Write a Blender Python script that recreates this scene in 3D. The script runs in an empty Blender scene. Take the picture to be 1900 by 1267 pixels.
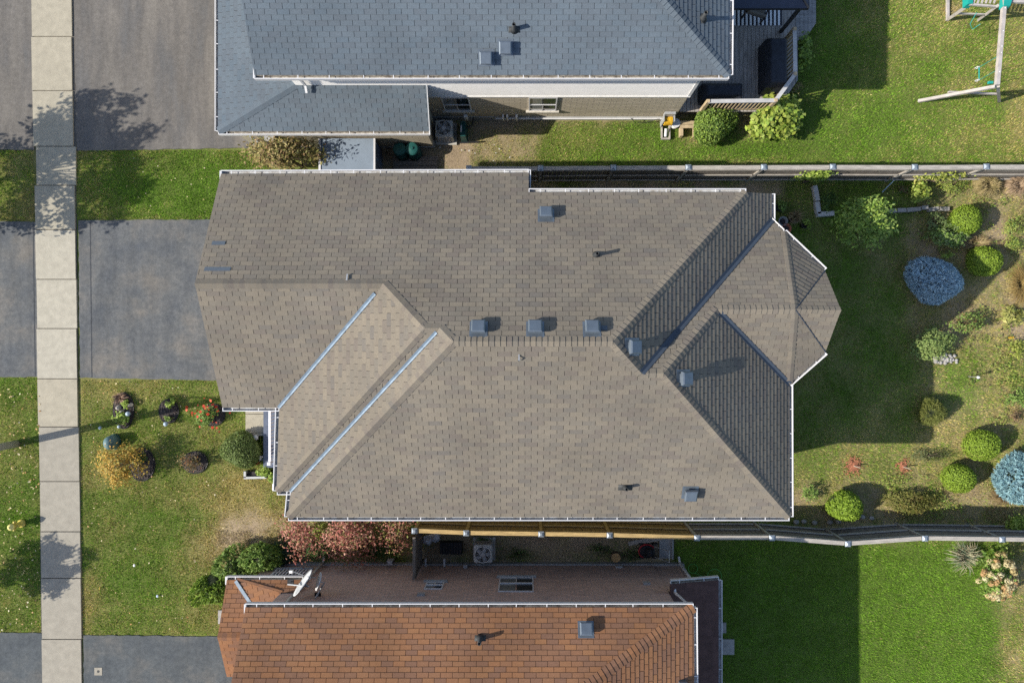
import bpy, math, random
import numpy as np
from mathutils import Vector, Matrix

# ------------------------------------------------------------------ camera, sky, sun, exposure
scene = bpy.context.scene
COL = scene.collection
F, H, CX, CY = 1266.67, 25.0, 980.0, 634.0     # surveyed lens (px), flying height (m), nadir point of the photograph

cam_d = bpy.data.cameras.new("camera")
cam_d.sensor_width = 36.0
cam_d.lens = 24.0
cam_d.shift_x = -(CX - 950.0) / 1900.0
cam_d.clip_end = 1000.0
cam = bpy.data.objects.new("camera", cam_d)
cam.location = (0, 0, H)
COL.objects.link(cam)
scene.camera = cam

SUN_TO = Vector((-7.1, -1.57, 5.0)).normalized()
world = bpy.data.worlds.new("World")
scene.world = world
world.use_nodes = True
wn = world.node_tree
sky = wn.nodes.new('ShaderNodeTexSky')
sky.sky_type = 'NISHITA'
sky.sun_disc = False
sky.sun_elevation = math.asin(SUN_TO.z)
sky.sun_rotation = math.atan2(SUN_TO.x, SUN_TO.y) % (2 * math.pi)
wn.links.new(sky.outputs[0], wn.nodes['Background'].inputs[0])
wn.nodes['Background'].inputs[1].default_value = 0.135

sun_d = bpy.data.lights.new("sun", 'SUN')
sun_d.energy = 4.9
sun_d.angle = math.radians(0.53)
sun_d.color = (1.0, 0.93, 0.82)
sun = bpy.data.objects.new("sun", sun_d)
sun.rotation_euler = (-SUN_TO).to_track_quat('-Z', 'Y').to_euler()
sun.location = (-20, -5, 30)
COL.objects.link(sun)

vs = scene.view_settings
vs.view_transform = 'Standard'
vs.look = 'None'
vs.exposure = 0.60
vs.gamma = 1.0
vs.use_curve_mapping = False
scene.render.engine = 'CYCLES'
scene.cycles.use_denoising = False
scene.cycles.max_bounces = 5

random.seed(7)
rng = np.random.default_rng(7)

# ------------------------------------------------------------------ helpers
def P(px, py, z=0.0):
    """Photo pixel + known real height -> world position."""
    k = (H - z) / F
    return Vector(((px - CX) * k, (CY - py) * k, z))

def rect(x0, y0, x1, y1, z=0.0):
    a, b = P(x0, y1, z), P(x1, y0, z)
    return a.x, a.y, b.x, b.y

MATS = {}
def new_mat(name):
    m = bpy.data.materials.new(name)
    m.use_nodes = True
    MATS[name] = m
    nt = m.node_tree
    b = nt.nodes['Principled BSDF']
    b.inputs['Specular IOR Level'].default_value = 0.25
    return m, nt, b

def nd(nt, t, **kw):
    n = nt.nodes.new(t)
    for k, v in kw.items():
        setattr(n, k, v)
    return n

def plain(name, col, rough=0.7, metal=0.0, vary=0.25, scale=6.0, bump=0.0, bscale=60.0, stretch=(1, 1, 1), spec=None, dirt=None):
    """Principled colour with noise variation (object wear) and fine relief."""
    m, nt, b = new_mat(name)
    if spec is not None:
        b.inputs['Specular IOR Level'].default_value = spec
    tc = nd(nt, 'ShaderNodeTexCoord')
    mp = nd(nt, 'ShaderNodeMapping')
    mp.inputs['Scale'].default_value = stretch
    nt.links.new(tc.outputs['Object'], mp.inputs[0])
    no = nd(nt, 'ShaderNodeTexNoise')
    no.inputs['Scale'].default_value = scale
    no.inputs['Detail'].default_value = 6
    no.inputs['Roughness'].default_value = 0.65
    nt.links.new(mp.outputs[0], no.inputs['Vector'])
    r = nd(nt, 'ShaderNodeValToRGB')
    d = dirt or tuple(c * (1 - vary) for c in col)
    l = tuple(min(1, c * (1 + vary)) for c in col)
    r.color_ramp.elements[0].position = 0.3
    r.color_ramp.elements[0].color = (*d, 1)
    r.color_ramp.elements[1].position = 0.7
    r.color_ramp.elements[1].color = (*l, 1)
    nt.links.new(no.outputs[0], r.inputs[0])
    nt.links.new(r.outputs[0], b.inputs['Base Color'])
    b.inputs['Roughness'].default_value = rough
    b.inputs['Metallic'].default_value = metal
    if bump:
        n2 = nd(nt, 'ShaderNodeTexNoise')
        n2.inputs['Scale'].default_value = bscale
        n2.inputs['Detail'].default_value = 4
        nt.links.new(mp.outputs[0], n2.inputs['Vector'])
        bp = nd(nt, 'ShaderNodeBump')
        bp.inputs['Strength'].default_value = bump
        bp.inputs['Distance'].default_value = 0.02
        nt.links.new(n2.outputs[0], bp.inputs['Height'])
        nt.links.new(bp.outputs[0], b.inputs['Normal'])
    return m

def mix_mul(nt, a, bsock, fac=1.0):
    mx = nd(nt, 'ShaderNodeMix', data_type='RGBA', blend_type='MULTIPLY')
    mx.inputs[0].default_value = fac
    nt.links.new(a, mx.inputs[6])
    nt.links.new(bsock, mx.inputs[7])
    return mx.outputs[2]

def shingle_mat(name, cols, stain=0.18):
    m, nt, b = new_mat(name)
    at = nd(nt, 'ShaderNodeAttribute', attribute_name='tone')
    oi = nd(nt, 'ShaderNodeObjectInfo')
    sp = nd(nt, 'ShaderNodeSeparateColor')
    nt.links.new(oi.outputs['Color'], sp.inputs[0])
    ad = nd(nt, 'ShaderNodeMath', operation='ADD')
    nt.links.new(at.outputs['Fac'], ad.inputs[0])
    nt.links.new(sp.outputs[0], ad.inputs[1])
    r = nd(nt, 'ShaderNodeValToRGB')
    cr = r.color_ramp
    for i, c in enumerate(cols):
        e = cr.elements[i] if i < 2 else cr.elements.new(0.5)
        e.position = i / (len(cols) - 1)
        e.color = (*c, 1)
    for i, c in enumerate(cols):
        cr.elements[i].color = (*c, 1)
    nt.links.new(ad.outputs[0], r.inputs[0])
    g = nd(nt, 'ShaderNodeNewGeometry')
    n1 = nd(nt, 'ShaderNodeTexNoise')
    n1.inputs['Scale'].default_value = 0.55
    n1.inputs['Detail'].default_value = 5
    n2 = nd(nt, 'ShaderNodeTexNoise')
    n2.inputs['Scale'].default_value = 55
    n2.inputs['Detail'].default_value = 3
    nt.links.new(g.outputs['Position'], n1.inputs['Vector'])
    nt.links.new(g.outputs['Position'], n2.inputs['Vector'])
    r1 = nd(nt, 'ShaderNodeMapRange')
    r1.inputs[1].default_value = 0.3; r1.inputs[2].default_value = 0.7
    r1.inputs[3].default_value = 1 - stain; r1.inputs[4].default_value = 1 + stain * 0.6
    r2 = nd(nt, 'ShaderNodeMapRange')
    r2.inputs[1].default_value = 0.3; r2.inputs[2].default_value = 0.7
    r2.inputs[3].default_value = 0.78; r2.inputs[4].default_value = 1.2
    nt.links.new(n1.outputs[0], r1.inputs[0])
    nt.links.new(n2.outputs[0], r2.inputs[0])
    c = mix_mul(nt, r.outputs[0], r1.outputs[0])
    c = mix_mul(nt, c, r2.outputs[0])
    nt.links.new(c, b.inputs['Base Color'])
    b.inputs['Roughness'].default_value = 0.92
    b.inputs['Specular IOR Level'].default_value = 0.135
    bp = nd(nt, 'ShaderNodeBump')
    bp.inputs['Strength'].default_value = 0.35
    bp.inputs['Distance'].default_value = 0.006
    nt.links.new(n2.outputs[0], bp.inputs['Height'])
    nt.links.new(bp.outputs[0], b.inputs['Normal'])
    return m

def brick_mat(name, c1, c2, mortar, sx=1.0):
    """Courses run round the walls: u = along the wall, v = height."""
    m, nt, b = new_mat(name)
    tc = nd(nt, 'ShaderNodeTexCoord')
    s = nd(nt, 'ShaderNodeSeparateXYZ')
    nt.links.new(tc.outputs['Object'], s.inputs[0])
    ad = nd(nt, 'ShaderNodeMath', operation='ADD')
    nt.links.new(s.outputs[0], ad.inputs[0])
    nt.links.new(s.outputs[1], ad.inputs[1])
    cb = nd(nt, 'ShaderNodeCombineXYZ')
    nt.links.new(ad.outputs[0], cb.inputs[0])
    nt.links.new(s.outputs[2], cb.inputs[1])
    br = nd(nt, 'ShaderNodeTexBrick')
    br.inputs['Scale'].default_value = 1.0
    br.inputs['Brick Width'].default_value = 0.24 * sx
    br.inputs['Row Height'].default_value = 0.085 * sx
    br.inputs['Mortar Size'].default_value = 0.016
    br.inputs['Color1'].default_value = (*c1, 1)
    br.inputs['Color2'].default_value = (*c2, 1)
    br.inputs['Mortar'].default_value = (*mortar, 1)
    nt.links.new(cb.outputs[0], br.inputs[0])
    nt.links.new(br.outputs[0], b.inputs['Base Color'])
    bp = nd(nt, 'ShaderNodeBump')
    bp.inputs['Strength'].default_value = 0.6
    bp.inputs['Distance'].default_value = 0.012
    bp.invert = True
    nt.links.new(br.outputs['Fac'], bp.inputs['Height'])
    nt.links.new(bp.outputs[0], b.inputs['Normal'])
    b.inputs['Roughness'].default_value = 0.9
    return m

def vcol_mat(name, rough=0.8, trans=0.0, spec=0.2, noise=0.0):
    """Base colour read from the mesh's own colour attribute (leaf, blade, soil pigments)."""
    m, nt, b = new_mat(name)
    at = nd(nt, 'ShaderNodeAttribute', attribute_name='Col')
    c = at.outputs['Color']
    if noise:
        g = nd(nt, 'ShaderNodeNewGeometry')
        n2 = nd(nt, 'ShaderNodeTexNoise')
        n2.inputs['Scale'].default_value = 28
        n2.inputs['Detail'].default_value = 5
        n2.inputs['Roughness'].default_value = 0.75
        nt.links.new(g.outputs['Position'], n2.inputs['Vector'])
        r2 = nd(nt, 'ShaderNodeMapRange')
        r2.inputs[1].default_value = 0.3; r2.inputs[2].default_value = 0.7
        r2.inputs[3].default_value = 1 - noise; r2.inputs[4].default_value = 1 + noise
        nt.links.new(n2.outputs[0], r2.inputs[0])
        c = mix_mul(nt, c, r2.outputs[0])
        bp = nd(nt, 'ShaderNodeBump')
        bp.inputs['Strength'].default_value = 0.8
        bp.inputs['Distance'].default_value = 0.03
        nt.links.new(n2.outputs[0], bp.inputs['Height'])
        nt.links.new(bp.outputs[0], b.inputs['Normal'])
    nt.links.new(c, b.inputs['Base Color'])
    b.inputs['Roughness'].default_value = rough
    b.inputs['Specular IOR Level'].default_value = spec
    if trans:
        tr = nd(nt, 'ShaderNodeBsdfTranslucent')
        nt.links.new(c, tr.inputs[0])
        mx = nd(nt, 'ShaderNodeMixShader')
        mx.inputs[0].default_value = trans
        out = nt.nodes['Material Output']
        nt.links.new(b.outputs[0], mx.inputs[1])
        nt.links.new(tr.outputs[0], mx.inputs[2])
        nt.links.new(mx.outputs[0], out.inputs[0])
    return m

def tag(o, label=None, cat=None, group=None, kind=None):
    if label: o['label'] = label
    if cat: o['category'] = cat
    if group: o['group'] = group
    if kind: o['kind'] = kind
    return o

def empty(name, loc=(0, 0, 0), label=None, cat=None, group=None, kind=None):
    o = bpy.data.objects.new(name, None)
    o.empty_display_size = 0.2
    o.location = loc
    COL.objects.link(o)
    return tag(o, label, cat, group, kind)

def link(name, me, parent=None, mat=None):
    o = bpy.data.objects.new(name, me)
    COL.objects.link(o)
    if mat is not None and not me.materials:
        me.materials.append(mat)
    if parent is not None:
        o.parent = parent
        o.matrix_parent_inverse = Matrix.Translation(-Vector(parent.location)) if parent.type == 'EMPTY' else Matrix.Identity(4)
    return o

class MB:
    """Collects faces; build() links them as one mesh object (world coordinates)."""
    def __init__(s):
        s.v, s.f, s.mi = [], [], []
    def poly(s, pts, mi=0):
        i = len(s.v)
        s.v += [tuple(p) for p in pts]
        s.f.append(list(range(i, i + len(pts))))
        s.mi.append(mi)
        return s
    def prism(s, base, top, mi=0):
        n = len(base); i = len(s.v)
        s.v += [tuple(p) for p in base] + [tuple(p) for p in top]
        s.f.append([i + n + k for k in range(n)])
        s.f.append([i + k for k in reversed(range(n))])
        for k in range(n):
            j = (k + 1) % n
            s.f.append([i + k, i + j, i + n + j, i + n + k])
        s.mi += [mi] * (n + 2)
        return s
    def box(s, x0, y0, z0, x1, y1, z1, mi=0, taper=0.0):
        t = taper
        return s.prism([(x0, y0, z0), (x1, y0, z0), (x1, y1, z0), (x0, y1, z0)],
                       [(x0 + t, y0 + t, z1), (x1 - t, y0 + t, z1), (x1 - t, y1 - t, z1), (x0 + t, y1 - t, z1)], mi)
    def bar(s, a, b, w, h, mi=0, up=(0, 0, 1)):
        """Rectangular bar from a to b, w wide across, h along 'up'."""
        a, b = Vector(a), Vector(b)
        d = (b - a).normalized()
        up = Vector(up)
        sd = d.cross(up)
        if sd.length < 1e-4:
            sd = d.cross(Vector((0, 1, 0)))
        sd.normalize()
        u = sd.cross(d).normalized()
        q = [sd * (w / 2 * i) + u * (h / 2 * j) for i, j in ((-1, -1), (1, -1), (1, 1), (-1, 1))]
        return s.prism([a + k for k in q], [b + k for k in q], mi)
    def tube(s, pts, r, n=8, mi=0, cap=True):
        pts = [Vector(p) for p in pts]
        if not isinstance(r, (list, tuple)):
            r = [r] * len(pts)
        rings = []
        ref = Vector((0, 0, 1))
        for k, p in enumerate(pts):
            d = (pts[min(k + 1, len(pts) - 1)] - pts[max(k - 1, 0)]).normalized()
            a = d.cross(ref if abs(d.z) < 0.9 else Vector((1, 0, 0))).normalized()
            b = a.cross(d).normalized()
            i = len(s.v)
            for t in range(n):
                an = 2 * math.pi * t / n
                s.v.append(tuple(p + a * (r[k] * math.cos(an)) + b * (r[k] * math.sin(an))))
            rings.append(i)
        for i, j in zip(rings, rings[1:]):
            for t in range(n):
                u = (t + 1) % n
                s.f.append([i + t, j + t, j + u, i + u]); s.mi.append(mi)
        if cap:
            s.f.append([rings[0] + t for t in range(n)]); s.mi.append(mi)
            s.f.append([rings[-1] + t for t in reversed(range(n))]); s.mi.append(mi)
        return s
    def lathe(s, c, prof, n=16, mi=0, sx=1.0, sy=1.0):
        """prof: list of (radius, z)."""
        i0 = len(s.v)
        for r, z in prof:
            for t in range(n):
                an = 2 * math.pi * t / n
                s.v.append((c[0] + r * sx * math.cos(an), c[1] + r * sy * math.sin(an), c[2] + z))
        for k in range(len(prof) - 1):
            for t in range(n):
                u = (t + 1) % n
                a, b = i0 + k * n, i0 + (k + 1) * n
                s.f.append([a + t, a + u, b + u, b + t]); s.mi.append(mi)
        s.f.append([i0 + t for t in reversed(range(n))]); s.mi.append(mi)
        e = i0 + (len(prof) - 1) * n
        s.f.append([e + t for t in range(n)]); s.mi.append(mi)
        return s
    def mesh(s, name, mats, smooth=False):
        me = bpy.data.meshes.new(name)
        me.from_pydata(s.v, [], s.f)
        if not isinstance(mats, (list, tuple)):
            mats = [mats]
        for m in mats:
            me.materials.append(m)
        if len(mats) > 1:
            me.polygons.foreach_set('material_index', s.mi)
        if smooth:
            me.polygons.foreach_set('use_smooth', [True] * len(me.polygons))
        me.update()
        return me
    def build(s, name, mats, parent=None, smooth=False):
        return link(name, s.mesh(name, mats, smooth), parent)

def np_mesh(name, V, Fc, cols=None):
    """V (n,3), Fc (m,k) numpy; cols (n,3) -> attribute Col."""
    me = bpy.data.meshes.new(name)
    n, m, k = len(V), len(Fc), Fc.shape[1]
    me.vertices.add(n)
    me.vertices.foreach_set('co', V.astype(np.float32).ravel())
    me.loops.add(m * k)
    me.loops.foreach_set('vertex_index', Fc.astype(np.int32).ravel())
    me.polygons.add(m)
    me.polygons.foreach_set('loop_start', np.arange(0, m * k, k, dtype=np.int32))
    me.polygons.foreach_set('loop_total', np.full(m, k, dtype=np.int32))
    if cols is not None:
        a = me.attributes.new('Col', 'FLOAT_COLOR', 'POINT')
        c = np.ones((n, 4), np.float32)
        c[:, :3] = cols
        a.data.foreach_set('color', c.ravel())
    me.update()
    return me

# smooth random field on the ground plane
_lat = {}
def field(x, y, scale, seed):
    if seed not in _lat:
        _lat[seed] = np.random.default_rng(seed).random((257, 257))
    L = _lat[seed]
    u, v = np.asarray(x) / scale + 100.3, np.asarray(y) / scale + 100.7
    iu, iv = np.floor(u).astype(int), np.floor(v).astype(int)
    fu, fv = u - iu, v - iv
    fu, fv = fu * fu * (3 - 2 * fu), fv * fv * (3 - 2 * fv)
    iu %= 256; iv %= 256
    return (L[iu, iv] * (1 - fu) * (1 - fv) + L[iu + 1, iv] * fu * (1 - fv) + L[iu, iv + 1] * (1 - fu) * fv + L[iu + 1, iv + 1] * fu * fv)
def fbm(x, y, scale, seed):
    return (field(x, y, scale, seed) * .5 + field(x, y, scale / 2.1, seed + 1) * .28 + field(x, y, scale / 4.6, seed + 2) * .15 + field(x, y, scale / 9.7, seed + 3) * .07)

# ------------------------------------------------------------------ materials
M_shM = shingle_mat('weathered_brown_shingle', [(.136, .124, .110), (.162, .145, .119), (.146, .127, .109), (.186, .162, .128), (.156, .140, .117), (.170, .153, .121), (.133, .122, .110)], stain=.13)
M_shU = shingle_mat('blue_grey_shingle', [(.096, .123, .150), (.108, .134, .159), (.099, .119, .141), (.116, .141, .166)], stain=.16)
M_shL = shingle_mat('rust_brown_shingle', [(.205, .102, .055), (.232, .114, .058), (.170, .094, .062), (.245, .122, .060), (.190, .100, .060), (.220, .108, .056)], stain=.2)
M_under = plain('roof_underlay', (.062, .058, .056), .95, vary=.3)  # deck colour darkened to stand for shade in the slots between tabs
M_underL = plain('roof_underlay_brown', (.085, .05, .034), .95, vary=.3)  # brown deck with the same painted slot shade, reused on a rake board
M_flash = plain('galvanized_valley', (.15, .20, .255), .6, metal=.2, vary=.3, scale=5)  # blue in the base colour stands for sky reflected in the metal
M_flashD = plain('dark_valley', (.045, .06, .085), .65, metal=.1, vary=.15, scale=3)  # darker copy of the valley metal, east-side shade put into its colour
M_white = plain('white_aluminium', (.58, .58, .59), .45, vary=.05, scale=2)
M_trough = plain('gutter_inside', (.40, .42, .44), .6, vary=.3, scale=5, dirt=(.22, .20, .17))
M_troughD = plain('gutter_inside_litter', (.34, .32, .28), .8, vary=.5, scale=7, dirt=(.10, .08, .06))
M_brickM = brick_mat('tan_brick', (.36, .27, .20), (.30, .22, .165), (.42, .40, .37))
M_brickU = brick_mat('beige_block', (.54, .475, .365), (.45, .395, .30), (.31, .275, .22), 1.6)
M_brickL = brick_mat('brown_brick', (.58, .40, .33), (.43, .30, .25), (.36, .30, .27), 1.25)
M_conc = plain('concrete', (.42, .405, .37), .9, vary=.12, scale=2.2, bump=.15, bscale=90)
M_found = plain('foundation_concrete', (.30, .31, .31), .9, vary=.15, scale=2, bump=.2)
M_siding = plain('white_siding', (.72, .71, .69), .6, vary=.05)
M_soffit = plain('soffit', (.62, .62, .62), .6, vary=.04)
M_glass = plain('window_glass', (.02, .025, .03), .06, vary=.1, spec=.6)
M_glassL = plain('curtained_glass', (.16, .17, .17), .12, vary=.15, spec=.6)
M_vent = plain('vent_metal', (.135, .165, .20), .42, metal=.45, vary=.12, scale=5)
M_pipe = plain('black_pipe', (.035, .038, .04), .6, vary=.2)
M_dark = plain('black_plastic', (.022, .023, .026), .5, vary=.3, scale=10)
M_grey = plain('grey_metal', (.40, .41, .42), .45, metal=.3, vary=.12)
M_acgrey = plain('ac_casing', (.48, .48, .46), .5, vary=.12)
M_wood_new = plain('yellow_pine', (.40, .29, .135), .8, vary=.3, scale=3, bump=.3, bscale=30, stretch=(1, 6, 6))
M_wood_old = plain('weathered_wood', (.34, .315, .28), .85, vary=.3, scale=3, bump=.4, bscale=30, stretch=(1, 8, 8))
M_wood_dk = plain('dark_weathered_wood', (.165, .145, .125), .9, vary=.35, scale=3, bump=.4, bscale=30, stretch=(6, 6, 1))
M_wood_dkn = plain('brown_stained_wood', (.24, .165, .070), .9, vary=.35, scale=3, bump=.4, bscale=30, stretch=(6, 6, 1))
M_deck = plain('grey_deck_board', (.32, .295, .275), .85, vary=.35, scale=2.2, bump=.4, bscale=26, stretch=(7, 1, 7))
M_cap = plain('post_cap_metal', (.26, .30, .35), .5, metal=.4, vary=.1)
M_bark = plain('bark', (.13, .10, .075), .95, vary=.4, scale=14)
M_twig = plain('pale_twig', (.30, .25, .20), .9, vary=.4, scale=14)
M_stone = plain('garden_stone', (.30, .29, .275), .9, vary=.25, scale=5, bump=.4)
M_mulch = plain('dark_mulch', (.045, .040, .040), .95, vary=.5, scale=22, bump=.8, bscale=40)
M_leaf = vcol_mat('leaf', .6, .28, .25)
M_blade = vcol_mat('grass_blade', .75, .22, .12)
M_ground = vcol_mat('ground_soil', .95, 0, .05, noise=.38)

# ------------------------------------------------------------------ ground, lawns' soil, pavement
def soft(x, y, r, w=.35):
    x0, y0, x1, y1 = r
    def sg(t): return 1 / (1 + np.exp(-np.clip(t / w * 3, -30, 30)))
    return sg(x - x0) * sg(x1 - x) * sg(y - y0) * sg(y1 - y)
def blob(x, y, px, py, rx, ry=None):
    c = P(px, py); k = F / H; rx = rx / k; ry = (ry / k) if ry else rx
    return np.exp(-(((x - c.x) / rx) ** 2 + ((y - c.y) / ry) ** 2))

DRY_R = [  # photo rectangle, dryness, bare soil
    ((0, 280, 66, 412), .62, .05), ((0, 700, 78, 1172), .30, .0), ((140, 278, 480, 410), .32, .0),
    ((150, 700, 530, 1180), .42, .01), ((1440, 330, 1700, 990), .30, .06), ((1690, 330, 1930, 700), .68, .46),
    ((1690, 640, 1930, 990), .52, .20), ((870, 225, 1010, 310), .5, .52), ((700, 225, 870, 330), .6, .95),
    ((860, 212, 1290, 244), .7, .9), ((1010, 230, 1600, 310), .22, .0), ((1480, -40, 1930, 310), .30, .0),
    ((760, 960, 1262, 1060), .45, .88), ((980, 330, 1450, 372), .5, .9), ((1262, 1000, 1860, 1290), .03, .0),
    ((1850, 1000, 1930, 1290), .30, .05), ((1470, 900, 1930, 992), .6, .4), ((400, 960, 780, 1060), .55, .35)]
DRY_B = [(455, 985, 60, 45, .5, .25), (430, 900, 90, 60, .3, 0), (300, 740, 90, 30, -.1, 0), (250, 1080, 90, 60, -.3, 0),
         (230, 900, 70, 40, .25, 0), (1850, 350, 60, 20, .3, .1), (1870, 420, 40, 30, .2, .3), (1880, 620, 40, 40, .2, .2),
         (1560, 880, 40, 30, .1, 0), (1890, 1180, 34, 80, .28, .18), (1880, 1060, 40, 40, .3, .4), (1640, 470, 40, 30, .2, .2),
         (1890, 60, 30, 200, .3, .1), (1770, 30, 30, 20, .5, .3), (1780, 170, 60, 14, .3, .1), (1310, 250, 40, 14, .3, .4),
         (1400, 230, 50, 22, .4, .7), (380, 350, 80, 60, -.35, 0), (420, 1000, 50, 30, .3, .2), (160, 1130, 30, 60, .25, 0),
         (1700, 180, 90, 60, -.15, 0), (1600, 240, 120, 40, -.2, 0), (1380, 285, 120, 16, -.25, 0)]

def dry_soil(x, y):
    d = np.full(np.shape(x), .38); s = np.zeros(np.shape(x))
    jx = x + (fbm(x, y, 1.6, 41) - .5) * .9
    jy = y + (fbm(x, y, 1.6, 51) - .5) * .9
    for r, dr, so in DRY_R:
        w = soft(jx, jy, rect(*r))
        d = d * (1 - w) + dr * w
        s = s * (1 - w) + so * w
    for px, py, rx, ry, dd, ss in DRY_B:
        w = blob(jx, jy, px, py, rx, ry)
        d = d + dd * w; s = s + ss * w
    n = fbm(x, y, 2.3, 11) - .5
    n2 = fbm(x, y, .75, 21) - .5
    d = np.clip(d + n * .95 * np.clip(d * 2.5, .15, 1) + n2 * .7 * np.clip(d * 2.5, .1, 1), 0, 1)
    s = np.clip(s + n2 * 1.1 * np.clip(s * 3, 0, 1) + n * .5 * np.clip(s * 3, 0, 1), 0, 1)
    return d, s

def axis(lo, hi, step, far):
    a = list(np.arange(lo, hi + 1e-6, step))
    return np.array(sorted([-far, -far * .4, lo - 14, lo - 5] + a + [hi + 5, hi + 14, far * .4, far]))
gx, gy = axis(-20.5, 20.5, .11, 220.0), axis(-14, 14, .11, 220.0)
GX, GY = np.meshgrid(gx, gy, indexing='ij')
d, s = dry_soil(GX.ravel(), GY.ravel())
inside = (np.abs(GX.ravel()) < 21) & (np.abs(GY.ravel()) < 14.5)
gz = np.where(inside, (fbm(GX.ravel(), GY.ravel(), .5, 61) - .5) * .03, 0) - .02
lush, straw, soil = np.array([.095, .14, .03]), np.array([.25, .21, .085]), np.array([.30, .235, .16])
gc = lush * (1 - d[:, None]) + straw * d[:, None]
gc = gc * (1 - s[:, None]) + soil * s[:, None]
gc *= (.8 + .4 * fbm(GX.ravel(), GY.ravel(), .3, 71))[:, None]
idx = np.arange(len(gx) * len(gy)).reshape(len(gx), len(gy))
quads = np.stack([idx[:-1, :-1], idx[1:, :-1], idx[1:, 1:], idx[:-1, 1:]], -1).reshape(-1, 4)
gm = np_mesh('ground', np.stack([GX.ravel(), GY.ravel(), gz], 1), quads, gc)
gm.polygons.foreach_set('use_smooth', [True] * len(gm.polygons))
tag(link('ground', gm, None, M_ground), kind='structure', label='grass and bare soil ground around the houses')

def asphalt(name, base, light, blue, streak):
    m, nt, b = new_mat(name)
    g = nd(nt, 'ShaderNodeNewGeometry')
    def noise(sc, st=(1, 1, 1), det=6, ro=.6):
        mp = nd(nt, 'ShaderNodeMapping'); mp.inputs['Scale'].default_value = st
        nt.links.new(g.outputs['Position'], mp.inputs[0])
        n = nd(nt, 'ShaderNodeTexNoise')
        n.inputs['Scale'].default_value = sc; n.inputs['Detail'].default_value = det; n.inputs['Roughness'].default_value = ro
        nt.links.new(mp.outputs[0], n.inputs['Vector'])
        return n.outputs[0]
    n1 = noise(.75, streak, 7, .62)
    r = nd(nt, 'ShaderNodeValToRGB')
    r.color_ramp.elements[0].position = .34; r.color_ramp.elements[0].color = (*blue, 1)
    r.color_ramp.elements[1].position = .68; r.color_ramp.elements[1].color = (*light, 1)
    e = r.color_ramp.elements.new(.5); e.color = (*base, 1)
    nt.links.new(n1, r.inputs[0])
    n2 = noise(70, (1, 1, 1), 2)
    r2 = nd(nt, 'ShaderNodeMapRange')
    r2.inputs[1].default_value = .3; r2.inputs[2].default_value = .7; r2.inputs[3].default_value = .72; r2.inputs[4].default_value = 1.28
    nt.links.new(n2, r2.inputs[0])
    c = mix_mul(nt, r.outputs[0], r2.outputs[0])
    n3 = noise(3.0, (1, .12, 1), 3)
    r3 = nd(nt, 'ShaderNodeMapRange')
    r3.inputs[1].default_value = .35; r3.inputs[2].default_value = .65; r3.inputs[3].default_value = .9; r3.inputs[4].default_value = 1.08
    nt.links.new(n3, r3.inputs[0])
    c = mix_mul(nt, c, r3.outputs[0])
    n4 = noise(6.0, (1, 1, 1), 9, .8)
    r4 = nd(nt, 'ShaderNodeMapRange')
    r4.inputs[1].default_value = .35; r4.inputs[2].default_value = .65; r4.inputs[3].default_value = .82; r4.inputs[4].default_value = 1.18
    nt.links.new(n4, r4.inputs[0])
    c = mix_mul(nt, c, r4.outputs[0])
    nt.links.new(c, b.inputs['Base Color'])
    b.inputs['Roughness'].default_value = .9
    bp = nd(nt, 'ShaderNodeBump'); bp.inputs['Strength'].default_value = .5; bp.inputs['Distance'].default_value = .008
    nt.links.new(n2, bp.inputs['Height']); nt.links.new(bp.outputs[0], b.inputs['Normal'])
    return m
M_aspU = asphalt('grey_asphalt', (.122, .114, .105), (.158, .146, .130), (.100, .099, .098), (1.6, .35, 1))
M_aspM = asphalt('sealed_asphalt', (.100, .105, .108), (.138, .130, .118), (.075, .083, .093), (1, 1, 1))
M_aspL = asphalt('dark_sealed_asphalt', (.075, .085, .091), (.108, .107, .101), (.060, .070, .079), (1, 1, 1))
M_seam = plain('asphalt_seam', (.045, .05, .058), .85, vary=.3, scale=8)
M_joint = plain('sidewalk_joint', (.12, .11, .095), .95, vary=.3, scale=8)
M_slab = [plain('slab_concrete_' + w, c, .92, vary=.13, scale=4.5, bump=.25, bscale=120) for w, c in
          (('warm', (.332, .304, .238)), ('pale', (.36, .338, .278)), ('grey', (.285, .265, .22)), ('rosy', (.31, .285, .24)))]

def sheet(name, pts, mat, z=.012, th=.1, parent=None, jag=0.0):
    """Paved sheet whose border wanders slightly."""
    out = []
    for a, b in zip(pts, pts[1:] + pts[:1]):
        a, b = Vector(a), Vector(b)
        n = max(1, int((b - a).length / .18)) if jag else 1
        for k in range(n):
            p = a.lerp(b, k / n)
            out.append((p.x + random.uniform(-jag, jag), p.y + random.uniform(-jag, jag)))
    return MB().prism([(x, y, z - th) for x, y in out], [(x, y, z) for x, y in out]).build(name, mat, parent)

def pts2(*pp, z=0.0):
    return [tuple(P(x, y, z)[:2]) for x, y in pp]

def paved(name, label, pp, mat, jag=.018):
    return tag(sheet(name, pts2(*pp), mat, .02, .1, None, jag), label, kind='structure')
drive_u = paved('driveway', 'grey asphalt driveway beside the blue-grey roofed house', [(138, -80), (620, -80), (620, 272), (480, 275), (142, 281)], M_aspU)
drive_m = paved('driveway', 'blue-grey sealed asphalt driveway in front of the brown roofed house', [(146, 409), (640, 408), (640, 703), (404, 706), (149, 701)], M_aspM)
drive_l = paved('driveway', 'dark asphalt driveway in front of the rust shingled house', [(155, 1178), (560, 1182), (560, 1400), (158, 1400)], M_aspL)
paved('driveway_apron', 'grey asphalt apron between street and sidewalk at the blue-grey house', [(-240, -80), (60, -80), (64, 279), (-240, 279)], M_aspU)
paved('driveway_apron', 'blue-grey asphalt apron between street and sidewalk at the brown house', [(-240, 412), (68, 412), (73, 700), (-240, 700)], M_aspM)
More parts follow.
